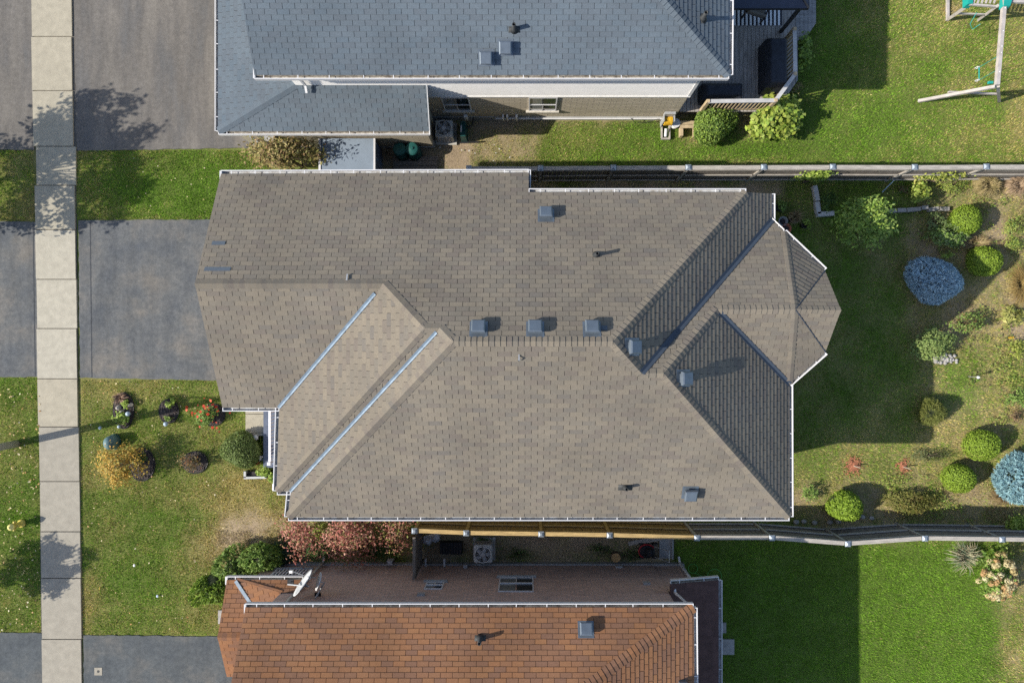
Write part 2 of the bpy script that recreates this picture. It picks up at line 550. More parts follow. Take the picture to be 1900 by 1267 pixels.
paved('driveway_apron', 'dark asphalt apron between street and sidewalk at the rust house', [(-240, 1172), (79, 1174), (82, 1400), (-240, 1400)], M_aspL)
for a, b, dr in (((168, 412), (171, 701), drive_m), ((62, 415), (66, 699), None)):
    q = P(*a), P(*b)
    o = MB().bar((q[0].x, q[0].y, .021), (q[1].x, q[1].y, .021), .03, .006).build('seam', M_seam, dr)
    if dr is None: tag(o, 'straight dark seam along the blue-grey apron', kind='structure'); o.name = 'apron_seam'
c = P(183, 1245)
MB().box(c.x - .14, c.y - .14, .015, c.x + .14, c.y + .14, .027).build('valve_plate', M_slab[2], drive_l)
MB().lathe((c.x, c.y, .026), [(.05, 0), (.045, .006)], 10).build('valve_cap', M_pipe, drive_l)

sw = tag(sheet('sidewalk', pts2((66, -80), (138, -80), (150, 1400), (78, 1400)), M_joint, .0, .1), 'pale concrete sidewalk of separate slabs running along the street', kind='structure')
joints = [-90, 70, 170, 273, 345, 427, 519, 610, 703, 792, 893, 986, 1072, 1185, 1300, 1400]
tone = [0, 0, 0, 0, 0, 1, 1, 1, 0, 2, 2, 2, 2, 2, 0]
for k, (a, b) in enumerate(zip(joints, joints[1:])):
    j = random.uniform(-1.2, 1.2)
    def ex(y): return 59 + 21.5 * y / 1267 + j, 134 + 20 * y / 1267 + j
    (l0, r0), (l1, r1) = ex(a), ex(b)
    g = .30
    if k == 3: l0 += 4; r0 += 4; l1 += 4; r1 += 3
    base = [P(x, y) for x, y in ((l0, a + g), (l1, b - g), (r1, b - g), (r0, a + g))]
    h = .045 + random.uniform(-.006, .006)
    top = [(p.x, p.y, h) for p in base]
    cen = sum((Vector(t) for t in top), Vector()) / 4
    top = [tuple(Vector(t).lerp(cen, .012)) for t in top]
    MB().prism([(p.x, p.y, -.08) for p in base], top).build('slab', M_slab[tone[k]], sw)

M_road = asphalt('road_asphalt', (.07, .07, .072), (.09, .088, .085), (.055, .056, .06), (1, 1, 1))
tag(sheet('road', [(-34, -200), (-24.2, -200), (-24.2, 200), (-34, 200)], M_road, .0, .05), 'asphalt street beyond the sidewalk', kind='structure')
tag(MB().box(-24.2, -200, -.05, -23.9, 200, .13).build('kerb', M_slab[2]), 'concrete kerb along the street', kind='structure')

# ------------------------------------------------------------------ roofs
def plane(b, c, through=None, a=None):
    """z = a + bX + cY"""
    if a is None:
        a = through[2] - b * through[0] - c * through[1]
    return ('pl', a, b, c)
def PXc(px): return ('px', px)
def PYc(py): return ('py', py)
def solve(*cs):
    A, B = [], []
    for c in cs:
        if c[0] == 'pl':
            A.append((-c[2], -c[3], 1)); B.append(c[1])
        elif c[0] == 'px':
            A.append((F, 0, c[1] - CX)); B.append(H * (c[1] - CX))
        elif c[0] == 'py':
            A.append((0, F, CY - c[1])); B.append(H * (CY - c[1]))
        elif c[0] == 'x':
            A.append((1, 0, 0)); B.append(c[1])
        elif c[0] == 'y':
            A.append((0, 1, 0)); B.append(c[1])
    return Vector(np.linalg.solve(np.array(A, float), np.array(B, float)))

def clip_rect(poly, u0, u1, v0, v1):
    for ax, lim, sg in ((0, u0, 1), (0, u1, -1), (1, v0, 1), (1, v1, -1)):
        out = []
        for i in range(len(poly)):
            a, b = poly[i - 1], poly[i]
            da, db = (a[ax] - lim) * sg, (b[ax] - lim) * sg
            if (da >= 0) != (db >= 0):
                t = da / (da - db)
                out.append((a[0] + (b[0] - a[0]) * t, a[1] + (b[1] - a[1]) * t))
            if db >= 0:
                out.append(b)
        poly = out
        if len(poly) < 3:
            return []
    return poly
def area2(p):
    return .5 * sum(p[i - 1][0] * p[i][1] - p[i][0] * p[i - 1][1] for i in range(len(p)))

def face_frame(pts):
    n = Vector()
    for i in range(len(pts)):
        a, b = pts[i - 1], pts[i]
        n += Vector(((a.y - b.y) * (a.z + b.z), (a.z - b.z) * (a.x + b.x), (a.x - b.x) * (a.y + b.y)))
    n.normalize()
    if n.z < 0: n = -n
    u = Vector((0, 0, 1)).cross(n)
    u = u.normalized() if u.length > 1e-4 else Vector((1, 0, 0))
    v = n.cross(u)
    o = sum(pts, Vector()) / len(pts)
    return o, u, v, n

class Roof:
    def __init__(s, house, name, sh_mat, under, tabw=.345, expo=.143, thick=.017, label=None):
        s.house, s.mat, s.under, s.w, s.e, s.t = house, sh_mat, under, tabw, expo, thick
        s.faces, s.cap_lines, s.valleys = [], [], []
        s.deck = MB()
        s.name = name
        s.label = label
    def face(s, *pts, drop=.13):
        pts = [Vector(p) for p in pts]
        o, u, v, n = face_frame(pts)
        a = sum(pts[i - 1].x * pts[i].y - pts[i].x * pts[i - 1].y for i in range(len(pts)))
        if a < 0: pts.reverse()
        s.faces.append((pts, o, u, v, n))
        s.deck.prism([p - Vector((0, 0, drop)) for p in pts], pts)
        return s
    def finish(s, keep=300, capkeep=300, slot=.013, rnd=None):
        R = random.Random(rnd or s.name)
        roof = s.deck.build(s.name, s.under, s.house)
        if s.label: roof['label'] = s.label
        V, Fa, T = [], [], []
        cand = []
        for fi, (pts, o, u, v, n) in enumerate(s.faces):
            p2 = [((p - o).dot(u), (p - o).dot(v)) for p in pts]
            umin, umax = min(p[0] for p in p2), max(p[0] for p in p2)
            vmin, vmax = min(p[1] for p in p2), max(p[1] for p in p2)
            row = 0; v0 = vmin; drift = R.uniform(0, s.w)
            while v0 < vmax:
                drift += R.uniform(-.008, .008)
                off = (row % 2) * s.w / 2 + drift
                k0 = math.floor((umin - off) / s.w) - 1
                k1 = math.ceil((umax - off) / s.w) + 1
                for k in range(k0, k1):
                    ua, ub = off + k * s.w + slot / 2, off + (k + 1) * s.w - slot / 2
                    if ub < umin or ua > umax: continue
                    jv = R.uniform(-.004, .004)
                    q = clip_rect(p2, ua, ub, v0 + jv, v0 + s.e + .012)
                    if not q: continue
                    ar = abs(area2(q))
                    if ar < .0006: continue
                    full = ar > .985 * (ub - ua) * (s.e + .012 - jv)
                    t = min(1, max(0, R.betavariate(1.3, 1.3)))
                    cen = o + u * ((ua + ub) / 2) + v * (v0 + s.e / 2)
                    cand.append((full, cen.z, fi, q, v0 + jv, t, (ua + ub) / 2))
                row += 1; v0 += s.e
        cand.sort(key=lambda c: (not c[0], -c[1]))
        singles = [c for c in cand[:keep] if c[0]]
        rest = cand[len(singles):]
        proto = {}
        for full, z, fi, q, v0, t, uc in singles:
            pts, o, u, v, n = s.faces[fi]
            if 'm' not in proto:
                hw = s.w / 2 - slot / 2
                mb = MB()
                top = [(-hw, 0, s.t + .003), (hw, 0, s.t + .003), (hw, s.e + .012, .003), (-hw, s.e + .012, .003)]
                mb.prism([(x, y, 0) for x, y, zz in top], top)
                proto['m'] = mb.mesh('shingle', s.mat)
            ob = bpy.data.objects.new('shingle', proto['m'])
            COL.objects.link(ob)
            ob.parent = roof
            M = Matrix((u, v, n)).transposed().to_4x4()
            M.translation = o + u * uc + v * v0
            ob.matrix_local = M
            ob.color = (t, t, t, 1)
        for full, z, fi, q, v0, t, uc in rest:
            pts, o, u, v, n = s.faces[fi]
            if area2(q) < 0: q = q[::-1]
            i = len(V); m = len(q)
            for (a, b) in q:
                hh = .003 + s.t * max(0, 1 - (b - v0) / (s.e + .012))
                V.append(o + u * a + v * b + n * hh)
            for (a, b) in q:
                V.append(o + u * a + v * b)
            Fa.append(list(range(i, i + m)))
            for k in range(m):
                j = (k + 1) % m
                Fa.append([i + m + k, i + m + j, i + j, i + k])
            T += [t] * (2 * m)
        me = bpy.data.meshes.new('shingles')
        me.from_pydata(V, [], Fa)
        at = me.attributes.new('tone', 'FLOAT', 'POINT')
        at.data.foreach_set('value', T)
        me.materials.append(s.mat)
        ob = link('shingles', me, roof)
        ob.color = (0, 0, 0, 1)
        ob['kind'] = 'stuff'
        # ridge and hip caps
        ncap = 0
        V, Fa, T = [], [], []
        for lo, hi, nA, nB, w in s.cap_lines:
            lo, hi = Vector(lo), Vector(hi)
            dd = hi - lo; L = dd.length; dd.normalize()
            sides = []
            for nn in (nA, nB):
                sd = nn.cross(dd).normalized()
                if sd.z > 0 or (abs(sd.z) < .02 and sides and sd.dot(sides[0]) > 0): sd = -sd
                sides.append(sd)
            up = (nA + nB).normalized()
            ex = .145
            cnt = max(1, int(L / ex))
            ex = L / cnt
            pm = None
            for k in range(cnt):
                base = lo + dd * (k * ex)
                loc = []
                for a, hgt in ((0, .038), (ex + .03, .018)):
                    loc += [dd * a + sides[0] * w + up * (hgt - .006), dd * a + up * (hgt + .002), dd * a + sides[1] * w + up * (hgt - .006)]
                low = [p - up * .014 for p in loc]
                fcs = [[0, 1, 4, 3], [1, 2, 5, 4], [6, 7, 1, 0], [7, 8, 2, 1], [8, 11, 5, 2], [9, 6, 0, 3]]
                t = R.betavariate(2, 2)
                if ncap < capkeep:
                    if pm is None:
                        pm = bpy.data.meshes.new('cap_shingle')
                        pm.from_pydata(loc + low, [], fcs)
                        pm.materials.append(s.mat)
                    oc = bpy.data.objects.new('cap_shingle', pm)
                    COL.objects.link(oc)
                    oc.parent = roof
                    oc.location = base
                    oc.color = (t, t, t, 1)
                else:
                    i = len(V)
                    V += [base + p for p in loc + low]
                    Fa += [[i + q for q in f] for f in fcs]
                    T += [t] * 12
                ncap += 1
        if V:
            me = bpy.data.meshes.new('cap_shingles')
            me.from_pydata(V, [], Fa)
            at = me.attributes.new('tone', 'FLOAT', 'POINT')
            at.data.foreach_set('value', T)
            me.materials.append(s.mat)
            ob = link('cap_shingles', me, roof)
            ob.color = (0, 0, 0, 1)
            ob['kind'] = 'stuff'
        for a, b, nA, nB, w, mt in s.valleys:
            a, b = Vector(a), Vector(b)
            dd = (b - a).normalized()
            mb = MB()
            up = (nA + nB).normalized()
            for nn in (nA, nB):
                sd = nn.cross(dd).normalized()
                if sd.z < 0: sd = -sd
                q = [a + up * .036, b + up * .036, b + sd * w + nn * .034, a + sd * w + nn * .034]
                q2 = [p - nn * .012 for p in q]
                mb.prism(q2, q)
            mb.build('valley_flashing', mt, roof)
        return roof

def nrm(pl):
    return Vector((-pl[2], -pl[3], 1)).normalized()

def gutter(parent, a, b, out, trough=None, hang=.72, w=.105, ends=(True, True), name='gutter'):
    """White K-style trough along an eave from a to b; 'out' points away from the roof."""
    a, b, out = Vector(a), Vector(b), Vector(out).normalized()
    d = (b - a).normalized()
    Z = Vector((0, 0, 1))
    g = MB()
    def strip(o0, o1, z0, z1, mi):
        q = [(o0, z0), (o1, z0), (o1, z1), (o0, z1)]
        g.prism([a + out * o + Z * z for o, z in q], [b + out * o + Z * z for o, z in q], mi)
    strip(.004, .012, -.125, -.012, 1)
    strip(.012, w - .012, -.125, -.115, 1)
    strip(w - .012, w + .012, -.13, .012, 0)
    if ends[0]: g.prism([a + out * o + Z * z for o, z in ((.004, -.13), (w + .01, -.13), (w + .01, .010), (.004, .010))], [a + d * .02 + out * o + Z * z for o, z in ((.004, -.13), (w + .01, -.13), (w + .01, .010), (.004, .010))], 0)
    if ends[1]: g.prism([b - d * .02 + out * o + Z * z for o, z in ((.004, -.13), (w + .01, -.13), (w + .01, .010), (.004, .010))], [b + out * o + Z * z for o, z in ((.004, -.13), (w + .01, -.13), (w + .01, .010), (.004, .010))], 0)
    L = (b - a).length
    k = .3
    while k < L - .15:
        p = a + d * (k + random.uniform(-.04, .04))
        g.bar(p + out * .0 - Z * .006, p + out * (w - .01) - Z * .006, .022, .010, 0)
        k += hang
    return g.build(name, [M_white, trough or M_trough], parent)

def downspout(parent, pts, mat=None):
    mb = MB()
    for a, b in zip(pts, pts[1:]):
        mb.bar(a, b, .07, .06)
    return mb.build('downspout', mat or M_white, parent)

def window(parent, x0, x1, z0, z1, y, face, sill=True, split=True, mat=None, name='window'):
    """Window in a wall lying in a plane of constant y; face = +1 looks to +Y, -1 to -Y."""
    fr = MB(); t = .038
    yo, yi = y + face * .035, y - face * .02
    lo, hi = min(yo, yi), max(yo, yi)
    fr.box(x0, lo, z0, x0 + t, hi, z1); fr.box(x1 - t, lo, z0, x1, hi, z1)
    fr.box(x0 + t, lo, z0, x1 - t, hi, z0 + t); fr.box(x0 + t, lo, z1 - t, x1 - t, hi, z1)
    if split: fr.box((x0 + x1) / 2 - .014, lo, z0 + t, (x0 + x1) / 2 + .014, hi, z0 + (z1 - z0) * .45)
    zm = z0 + (z1 - z0) * .45
    fr.box(x0 + t, lo, zm - .025, x1 - t, hi + (.02 if face > 0 else 0), zm + .025)
    w = fr.build(name, M_white, parent)
    xm = (x0 + x1) / 2
    for k, (a, b) in enumerate(((x0 + t, xm - .022), (xm + .022, x1 - t)) if split else ((x0 + t, x1 - t),)):
        MB().box(a, y + face * .010 - .005, z0 + t, b, y + face * .010 + .005, z1 - t).build('pane', M_glassL if k == 0 and split else M_glass, w)
    if sill:
        MB().box(x0 - .1, min(y, y + face * .09), z0 - .07, x1 + .1, max(y, y + face * .09), z0 - .003).build('sill', mat or M_stone, w)
    return w

def walls(parent, foot, z0, z1, mat, name='wall'):
    return MB().prism([(x, y, z0) for x, y in foot], [(x, y, z1) for x, y in foot]).build(name, mat, parent)

def on_plane(pl, x, y): return pl[1] + pl[2] * x + pl[3] * y

# ------------------------------------------------------------------ the brown roofed house
hm = empty('brown_roof_house', (0, 0, 0), 'large house with grey-brown shingle hip roof, valleys and rear bay, in the centre', 'house')
SL = .55
N_ = plane(0, -SL, a=7.8); S_ = plane(0, SL, a=7.8)
W1 = plane(SL, 0, through=(-7.39, 0, 5.0)); W2 = plane(SL, 0, through=(-6.99, 0, 5.0))
E1 = plane(-.57, 0, through=(2.13, 0, 7.8)); E2 = plane(-.57, 0, through=(7.67, 0, 4.97))
g0 = solve(N_, PXc(500), PYc(527))
GS = plane(0, SL, through=g0)
BN = plane(0, -SL, through=(0, -.82, 7.35)); BS = plane(0, SL, through=(0, .87, 6.42))
V0 = solve(N_, GS, PXc(362)); V1 = solve(N_, GS, W1); V4 = solve(N_, S_, W2); V5 = solve(N_, S_, E1)
c1 = solve(W1, PXc(514), PYc(911))
S1 = plane(0, SL, through=c1)
V2 = solve(N_, W1, S1); V3 = solve(N_, S1, W2); V6 = solve(S_, E1, BN); V7 = solve(S_, BN, E2); V8 = solve(BN, E2, BS)
V9 = solve(BN, BS, PXc(1475))
n0, n1, n2, n3 = solve(N_, PXc(410), PYc(324)), solve(N_, PXc(981), PYc(322)), solve(N_, PXc(981), PYc(358)), solve(N_, E1, PYc(358))
gv, gc_ = solve(GS, W1, PYc(756)), solve(GS, PXc(413), PYc(756))
sv = solve(S1, W2, PYc(911)); swc = solve(W2, S_, PYc(959)); sec_ = solve(S_, E2, PYc(959))
e1a, e1b = solve(E1, PXc(1431), PYc(360)), solve(E1, BN, PXc(1431))
nea, nec, sec2 = solve(BN, PXc(1455), PYc(431)), P(1530, 502, 5.42), P(1531, 654, 5.42)
sea = solve(E2, PXc(1464), PYc(713)); gap = P(1560, 576, 6.42)
def pix(p): return tuple(round(t) for t in (CX + p.x * F / (H - p.z), CY - p.y * F / (H - p.z))) + (round(p.z, 2),)
print('ROOF', {k: pix(v) for k, v in dict(V0=V0, V1=V1, V2=V2, V3=V3, V4=V4, V5=V5, V6=V6, V7=V7, V8=V8, V9=V9, n0=n0, n3=n3, gv=gv, gc=gc_, c1=c1, sv=sv, swc=swc, sec=sec_, e1b=e1b, sea=sea, nea=nea).items()})
rm = Roof(hm, 'roof', M_shM, M_under)
rm.face(n0, n1, n2, n3, V5, V4, V3, V2, V1, V0)
rm.face(V0, V1, gv, gc_); rm.face(gv, V1, V2, c1); rm.face(c1, V2, V3, sv); rm.face(V3, V4, swc, sv)
rm.face(V4, V5, V6, V7, sec_, swc); rm.face(V5, n3, e1a, e1b, V6); rm.face(V6, e1b, nea, V9, V8, V7)
rm.face(V7, V8, sea, sec_); rm.face(V8, V9, sea)
rm.face(nea, nec, V9); rm.face(V9, nec, gap); rm.face(V9, gap, sec2); rm.face(V9, sec2, sea)
nN, nS, nW, nE = nrm(N_), nrm(S_), nrm(W1), nrm(E1)
fn = lambda *p: face_frame([Vector(q) for q in p])[3]
nNEb, nSEb, nGN, nGS2 = fn(nea, nec, V9), fn(V9, sec2, sea), fn(V9, nec, gap), fn(V9, gap, sec2)
cw = .145
rm.cap_lines = [(n3, V5, nN, nE, cw), (V6, V5, nE, nS, cw), (sec_, V7, nS, nE, cw), (V8, V7, nN, nE, cw), (V7, V6, nN, nS, cw), (V5, V4, nN, nS, cw),
                (nea, V9, nN, nNEb, .10), (V9, V8, nN, nS, cw), (gap, V9, nGN, nGS2, cw), (sea, V9, nSEb, nS, .10),
                (V0, V1, nN, nS, cw), (V1, V2, nN, nW, cw), (V2, V3, nN, nS, cw), (V3, V4, nN, nW, cw), (swc, V4, nW, nS, cw), (c1, V2, nW, nS, .12)]
rm.valleys = [(gv, V1 + (gv - V1) * .07, nS, nW, .065, M_flash), (sv, V3 + (sv - V3) * .02, nS, nW, .06, M_flash),
              (e1b, V6, nE, nN, .095, M_flashD), (sea, V8 + (sea - V8) * .03, nE, nS, .085, M_flashD), (nec, V9, nNEb, nGN, .02, M_flashD), (sec2, V9, nSEb, nGS2, .02, M_flashD)]
roof_m = rm.finish()
# darker replacement tabs low on the garage slope
M_slate = plain('slate_tab', (.085, .105, .13), .8, vary=.15, scale=20)
of, uf, vf, nf = face_frame([n0, n1, V5, V0])
for px, py, wd in ((406, 452, .36), (404, 500, .70), (1121, 609, .16)):
    p = solve(N_, PXc(px), PYc(py)) + nf * .016
    MB().prism([p + uf * a + vf * b for a, b in ((-wd / 2, -.06), (wd / 2, -.06), (wd / 2, .07), (-wd / 2, .07))],
               [p + uf * a + vf * b + nf * .007 for a, b in ((-wd / 2, -.06), (wd / 2, -.06), (wd / 2, .07), (-wd / 2, .07))]).build('patch_shingle', M_slate, roof_m)

NO, SO, WE, EA = (0, 1, 0), (0, -1, 0), (-1, 0, 0), (1, 0, 0)
for a, b, o in ((n0, n1, NO), (n2, n3, NO), (gc_, gv, SO), (gv, c1, WE), (c1, sv, SO), (sv, swc, WE), (swc, sec_, SO), (sec_, sea, EA), (e1a, e1b, EA)):
    gutter(hm, a, b, o, M_trough)
for a, b in ((nea, nec), (sea, sec2)):
    d_ = (b - a); o = Vector((d_.y, -d_.x, 0)); o = o if o.x > 0 else -o
    gutter(hm, a, b, o, M_trough, w=.08)
gutter(hm, e1b + Vector((.02, .0, 0)), nea, NO, M_trough, w=.07)
gutter(hm, Vector((n1.x, n1.y + .1, n1.z)), Vector((n1.x, n2.y + .14, n1.z)), EA, M_trough, w=.05)
# fascia returns at the front corners
for p, yd in ((n0, 1), (gc_, -1)):
    MB().box(p.x - .035, min(p.y, p.y - yd * .45), p.z - .13, p.x - .006, max(p.y, p.y + yd * .1), p.z + .012).build('fascia_return', M_white, hm)
# rake boards
for a, b in ((n0, V0), (gc_, V0)):
    MB().bar(a + Vector((-.004, 0, -.10)), b + Vector((-.004, 0, -.10)), .02, .12).build('rake_board', M_soffit, hm)
for a, b in ((nec, gap), (sec2, gap)):
    MB().bar(a + Vector((.0, 0, -.10)), b + Vector((.0, 0, -.10)), .02, .12).build('rake_board', M_white, hm)
walls(hm, [(-8.55, -1.58), (-8.55, 4.55), (-3.6, 4.55), (-3.6, -1.58)], 0, 4.9, M_brickM)
walls(hm, [(-6.9, -4.75), (-6.9, -1.0), (-3.7, -1.0), (-3.7, 3.9), (6.75, 3.9), (6.75, -4.75)], 0.001, 4.92, M_brickM)
walls(hm, [(6.7, -.95), (6.7, 2.8), (7.25, 2.8), (8.3, 1.75), (8.3, .0), (7.35, -.95)], 0.002, 5.0, M_brickM)
MB().prism([(-8.55, -1.55, 4.88), (-8.55, 4.5, 4.88), (-8.55, 1.52, 6.72)], [(-8.4, -1.55, 4.88), (-8.4, 4.5, 4.88), (-8.4, 1.52, 6.72)]).build('gable_wall', M_brickM, hm)
MB().prism([(8.3, .05, 4.98), (8.3, 1.7, 4.98), (8.3, .87, 6.0)], [(8.2, .05, 4.98), (8.2, 1.7, 4.98), (8.2, .87, 6.0)]).build('gable_wall', M_siding, hm)
gd = MB().box(-8.6, -.9, .05, -8.54, 3.9, 2.3).build('garage_door', M_white, hm)
for k in range(4):
    for j in range(8):
        MB().box(-8.625, -.82 + j * .59, .1 + k * .55, -8.598, -.82 + j * .59 + .5, .55 + k * .55).build('door_panel', M_white, gd)
fd = MB().box(-6.95, -2.7, .36, -6.89, -1.75, 2.4).build('front_door', plain('door_paint', (.10, .03, .03), .5), hm)
MB().lathe((-7.0, -2.6, 1.3), [(.03, 0), (.035, .03), (.01, .05)], 8).build('handle', M_grey, fd)
def xwindow(parent, x, y0, y1, z0, z1, face):
    fr = MB(); a, b = min(x, x + face * .04), max(x, x + face * .04)
    fr.box(a, y0, z0, b, y0 + .05, z1); fr.box(a, y1 - .05, z0, b, y1, z1); fr.box(a, y0 + .05, z0, b, y1 - .05, z0 + .05); fr.box(a, y0 + .05, z1 - .05, b, y1 - .05, z1)
    w = fr.build('window', M_white, parent)
    MB().box(x + face * .004 - .004, y0 + .05, z0 + .05, x + face * .004 + .004, y1 - .05, z1 - .05).build('pane', M_glass, w)
for y0, y1, z0, z1 in ((-4.4, -3.2, 1.0, 2.3), (-4.4, -3.0, 3.2, 4.5)):
    xwindow(hm, -6.9, y0, y1, z0, z1, -1)
xwindow(hm, -8.55, .4, 2.7, 3.3, 4.5, -1)
for y0, y1 in ((-4.2, -2.9), (-2.4, -1.4)):
    xwindow(hm, 6.75, y0, y1, 3.2, 4.5, 1); xwindow(hm, 6.75, y0, y1, .9, 2.2, 1)
xwindow(hm, 8.3, .3, 1.5, 3.2, 4.5, 1); xwindow(hm, 8.3, .3, 1.5, .4, 2.3, 1)
# porch under the west eave
M_porch = plain('blue_grey_porch_paint', (.085, .105, .15), .7, vary=.2, scale=4)
MB().box(-9.56, -4.55, 0, -6.92, -1.6, .35).build('porch_floor', M_porch, hm)
M_vinyl = plain('white_vinyl', (.8, .8, .82), .5, vary=.03)
MB().box(-9.03, -4.27, 1.2, -8.96, -1.7, 1.26).build('porch_rail', M_vinyl, hm)
MB().box(-9.03, -4.27, .45, -8.97, -1.7, .50).build('porch_rail', M_vinyl, hm)
MB().box(-8.95, -4.27, 1.2, -7.0, -4.21, 1.26).build('porch_rail', M_vinyl, hm)
MB().box(-8.95, -4.27, .45, -7.0, -4.21, .50).build('porch_rail', M_vinyl, hm)
for k in range(19):
    y = -4.13 + k * .125
    MB().box(-9.015, y, .50, -8.985, y + .035, 1.2).build('baluster', M_vinyl, hm)
for k in range(12):
    x = -8.8 + k * .15
    MB().box(x, -4.255, .50, x + .035, -4.22, 1.2).build('baluster', M_vinyl, hm)
MB().box(-9.05, -4.29, .35, -8.94, -4.19, 1.34).build('porch_post', M_vinyl, hm)
MB().box(-7.55, -4.4, .35, -7.35, -4.2, 4.85).build('porch_post', M_vinyl, hm)

def vents(roof, items):
    for pl, px, py in items:
        p = solve(pl, PXc(px), PYc(py))
        n = nrm(pl); u = Vector((0, 0, 1)).cross(n).normalized(); v = n.cross(u)
        r = .165
        def sq(r, hh, dv=0): return [p + u * a + v * (b + dv) + n * hh for a, b in ((-r, -r), (r, -r), (r, r), (-r, r))]
        mb = MB()
        mb.prism(sq(.23, .014), sq(.23, .02))
        mb.prism(sq(.12, .02), sq(.12, .13))
        mb.prism(sq(r + .012, .12), sq(r + .012, .20))
        mb.prism(sq(r + .012, .20), sq(r - .02, .225))
        mb.build('roof_vent', M_vent, roof)
def stack(roof, pl, px, py, h=.42, r=.05, flat=.2, arm=None):
    p = solve(pl, PXc(px), PYc(py))
    n = nrm(pl); u = Vector((0, 0, 1)).cross(n).normalized(); v = n.cross(u)
    mb = MB()
    mb.prism([p + u * a + v * b + n * .014 for a, b in ((-flat, -flat * .5), (flat, -flat * .5), (flat, flat * .5), (-flat, flat * .5))],
             [p + u * a + v * b + n * .02 for a, b in ((-flat, -flat * .5), (flat, -flat * .5), (flat, flat * .5), (-flat, flat * .5))])
    mb.lathe((p.x, p.y, p.z - .03), [(r * 2.2, 0), (r * 1.25, .14), (r, .15), (r, h), (r * .7, h), (r * .7, h - .1)], 12)
    mb.build('vent_pipe', M_pipe, roof, True)
vents(roof_m, [(N_, 1013, 401), (N_, 888, 612), (N_, 993, 612), (N_, 1098, 612), (E1, 1172, 644), (E2, 1267, 702), (S_, 1280, 913)])
stack(roof_m, N_, 1106, 474, .40, .05, .1); stack(roof_m, S_, 1160, 904, .34, .05, .2)
for px, py, pl in ((645, 515, N_), (963, 662, S_)):
    p = solve(pl, PXc(px), PYc(py))
    MB().bar(p + Vector((0, .08, .02)), p + Vector((0, -.07, .09)), .035, .03).bar(p + Vector((0, -.07, .09)), p + Vector((.01, -.10, .02)), .05, .02).build('roof_hook', M_grey, roof_m)

# ------------------------------------------------------------------ the blue-grey roofed house (north)
hu = empty('blue_grey_roof_house', (0, 8.1, 0), 'house with blue-grey shingle roof, white siding and beige block, next to the wooden deck', 'house')
US = plane(0, .5, through=(0, 7.70, 5.0)); UE = plane(-.43, 0, through=(5.97, 0, 5.0)); UN = plane(0, -.5, through=(0, 18.3, 5.0))
XW = -8.0
u0 = solve(US, ('x', XW), PYc(140)); u1 = solve(US, UE, PYc(140)); u2 = solve(US, UN, UE); u3 = solve(US, UN, ('x', XW)); u4 = solve(UN, UE, ('y', 18.3)); u5 = solve(UN, ('x', XW), ('y', 18.3))
LS = plane(0, .53, through=(0, 6.78, 2.69)); LW = plane(.245, 0, through=(-10.27, 0, 2.69))
l0 = solve(LS, LW, PYc(244)); l1 = solve(LS, PXc(797), PYc(244)); YW = 8.13
l2 = solve(LS, ('x', l1.x), ('y', YW)); l3 = solve(LS, LW, ('y', YW))
XWL = -7.4
l4 = solve(LW, ('x', XWL), ('y', YW)); l5 = solve(LW, ('x', XWL), ('y', 17.2)); l6 = solve(LW, ('x', l0.x), ('y', 17.2))
ru = Roof(hu, 'roof', M_shU, M_under, .35, .145)
ru.face(u0, u1, u2, u3); ru.face(u1, u4, u2); ru.face(u3, u2, u4, u5)
nUS, nUE, nLS, nLW = nrm(US), nrm(UE), nrm(LS), nrm(LW)
ru.cap_lines = [(u1, u2, nUS, nUE, .15), (u3, u2, nUS, nrm(UN), .15)]
roof_u = ru.finish(keep=300)
rl = Roof(hu, 'porch_roof', M_shU, M_under, .35, .145, label='low blue-grey shingle skirt roof round the front corner')
lx = solve(LS, LW, ('x', XWL)) if False else None
rl.face(l0, l1, l2, l3)
rl.face(l0, l3, l4, l5, l6)
rl.cap_lines = [(l0, l3, nLS, nLW, .14)]
roof_ul = rl.finish(keep=300)
gutter(hu, u0 + Vector((-.0, 0, 0)), u1, SO, M_troughD, .95)
gutter(hu, u1, u4, EA, M_trough, .95)
MB().box(u0.x - .04, u0.y - .1, u0.z - .12, u0.x - .008, u0.y + .5, u0.z + .012).build('fascia_return', M_white, hu)
MB().bar(u0 + Vector((.01, .5, .13)), u3 + Vector((.01, 0, -.12)), .02, .14).build('rake_board', M_soffit, hu)
gutter(hu, l0, l1, SO, M_troughD, .8)
gutter(hu, l6, l0, WE, M_trough, .8)
MB().bar(l1 + Vector((.012, -.1, -.05)), l2 + Vector((.012, 0, -.05)), .02, .15).build('rake_board', M_white, hu)
# walls: beige block below, lapped siding above
walls(hu, [(-7.4, YW), (5.32, YW), (5.32, 17.6), (-7.4, 17.6)], .30, 2.38, M_brickU)
walls(hu, [(-7.38, YW + .02), (5.30, YW + .02), (5.30, 17.55), (-7.38, 17.55)], 2.381, 4.92, M_siding)
walls(hu, [(-7.42, YW - .03), (5.34, YW - .03), (5.34, 17.62), (-7.42, 17.62)], 0, .299, M_found, 'foundation')
MB().box(-7.4, YW - .055, 2.37, 5.36, YW + .015, 2.45).build('trim_board', M_siding, hu)
for k in range(23):
    z = 2.46 + k * .105
    MB().prism([(-7.36, YW - .030, z), (5.26, YW - .030, z), (5.26, YW + .018, z), (-7.36, YW + .018, z)],
               [(-7.36, YW + .004, z + .103), (5.26, YW + .004, z + .103), (5.26, YW + .018, z + .103), (-7.36, YW + .018, z + .103)]).build('siding_board', M_siding, hu)
MB().box(5.26, YW - .045, 2.46, 5.36, YW + .06, 4.9).build('corner_trim', M_white, hu)
MB().box(5.305, YW + .05, 2.4, 5.34, 17.5, 4.9).build('side_siding', plain('grey_siding', (.30, .33, .35), .6, vary=.05), hu)
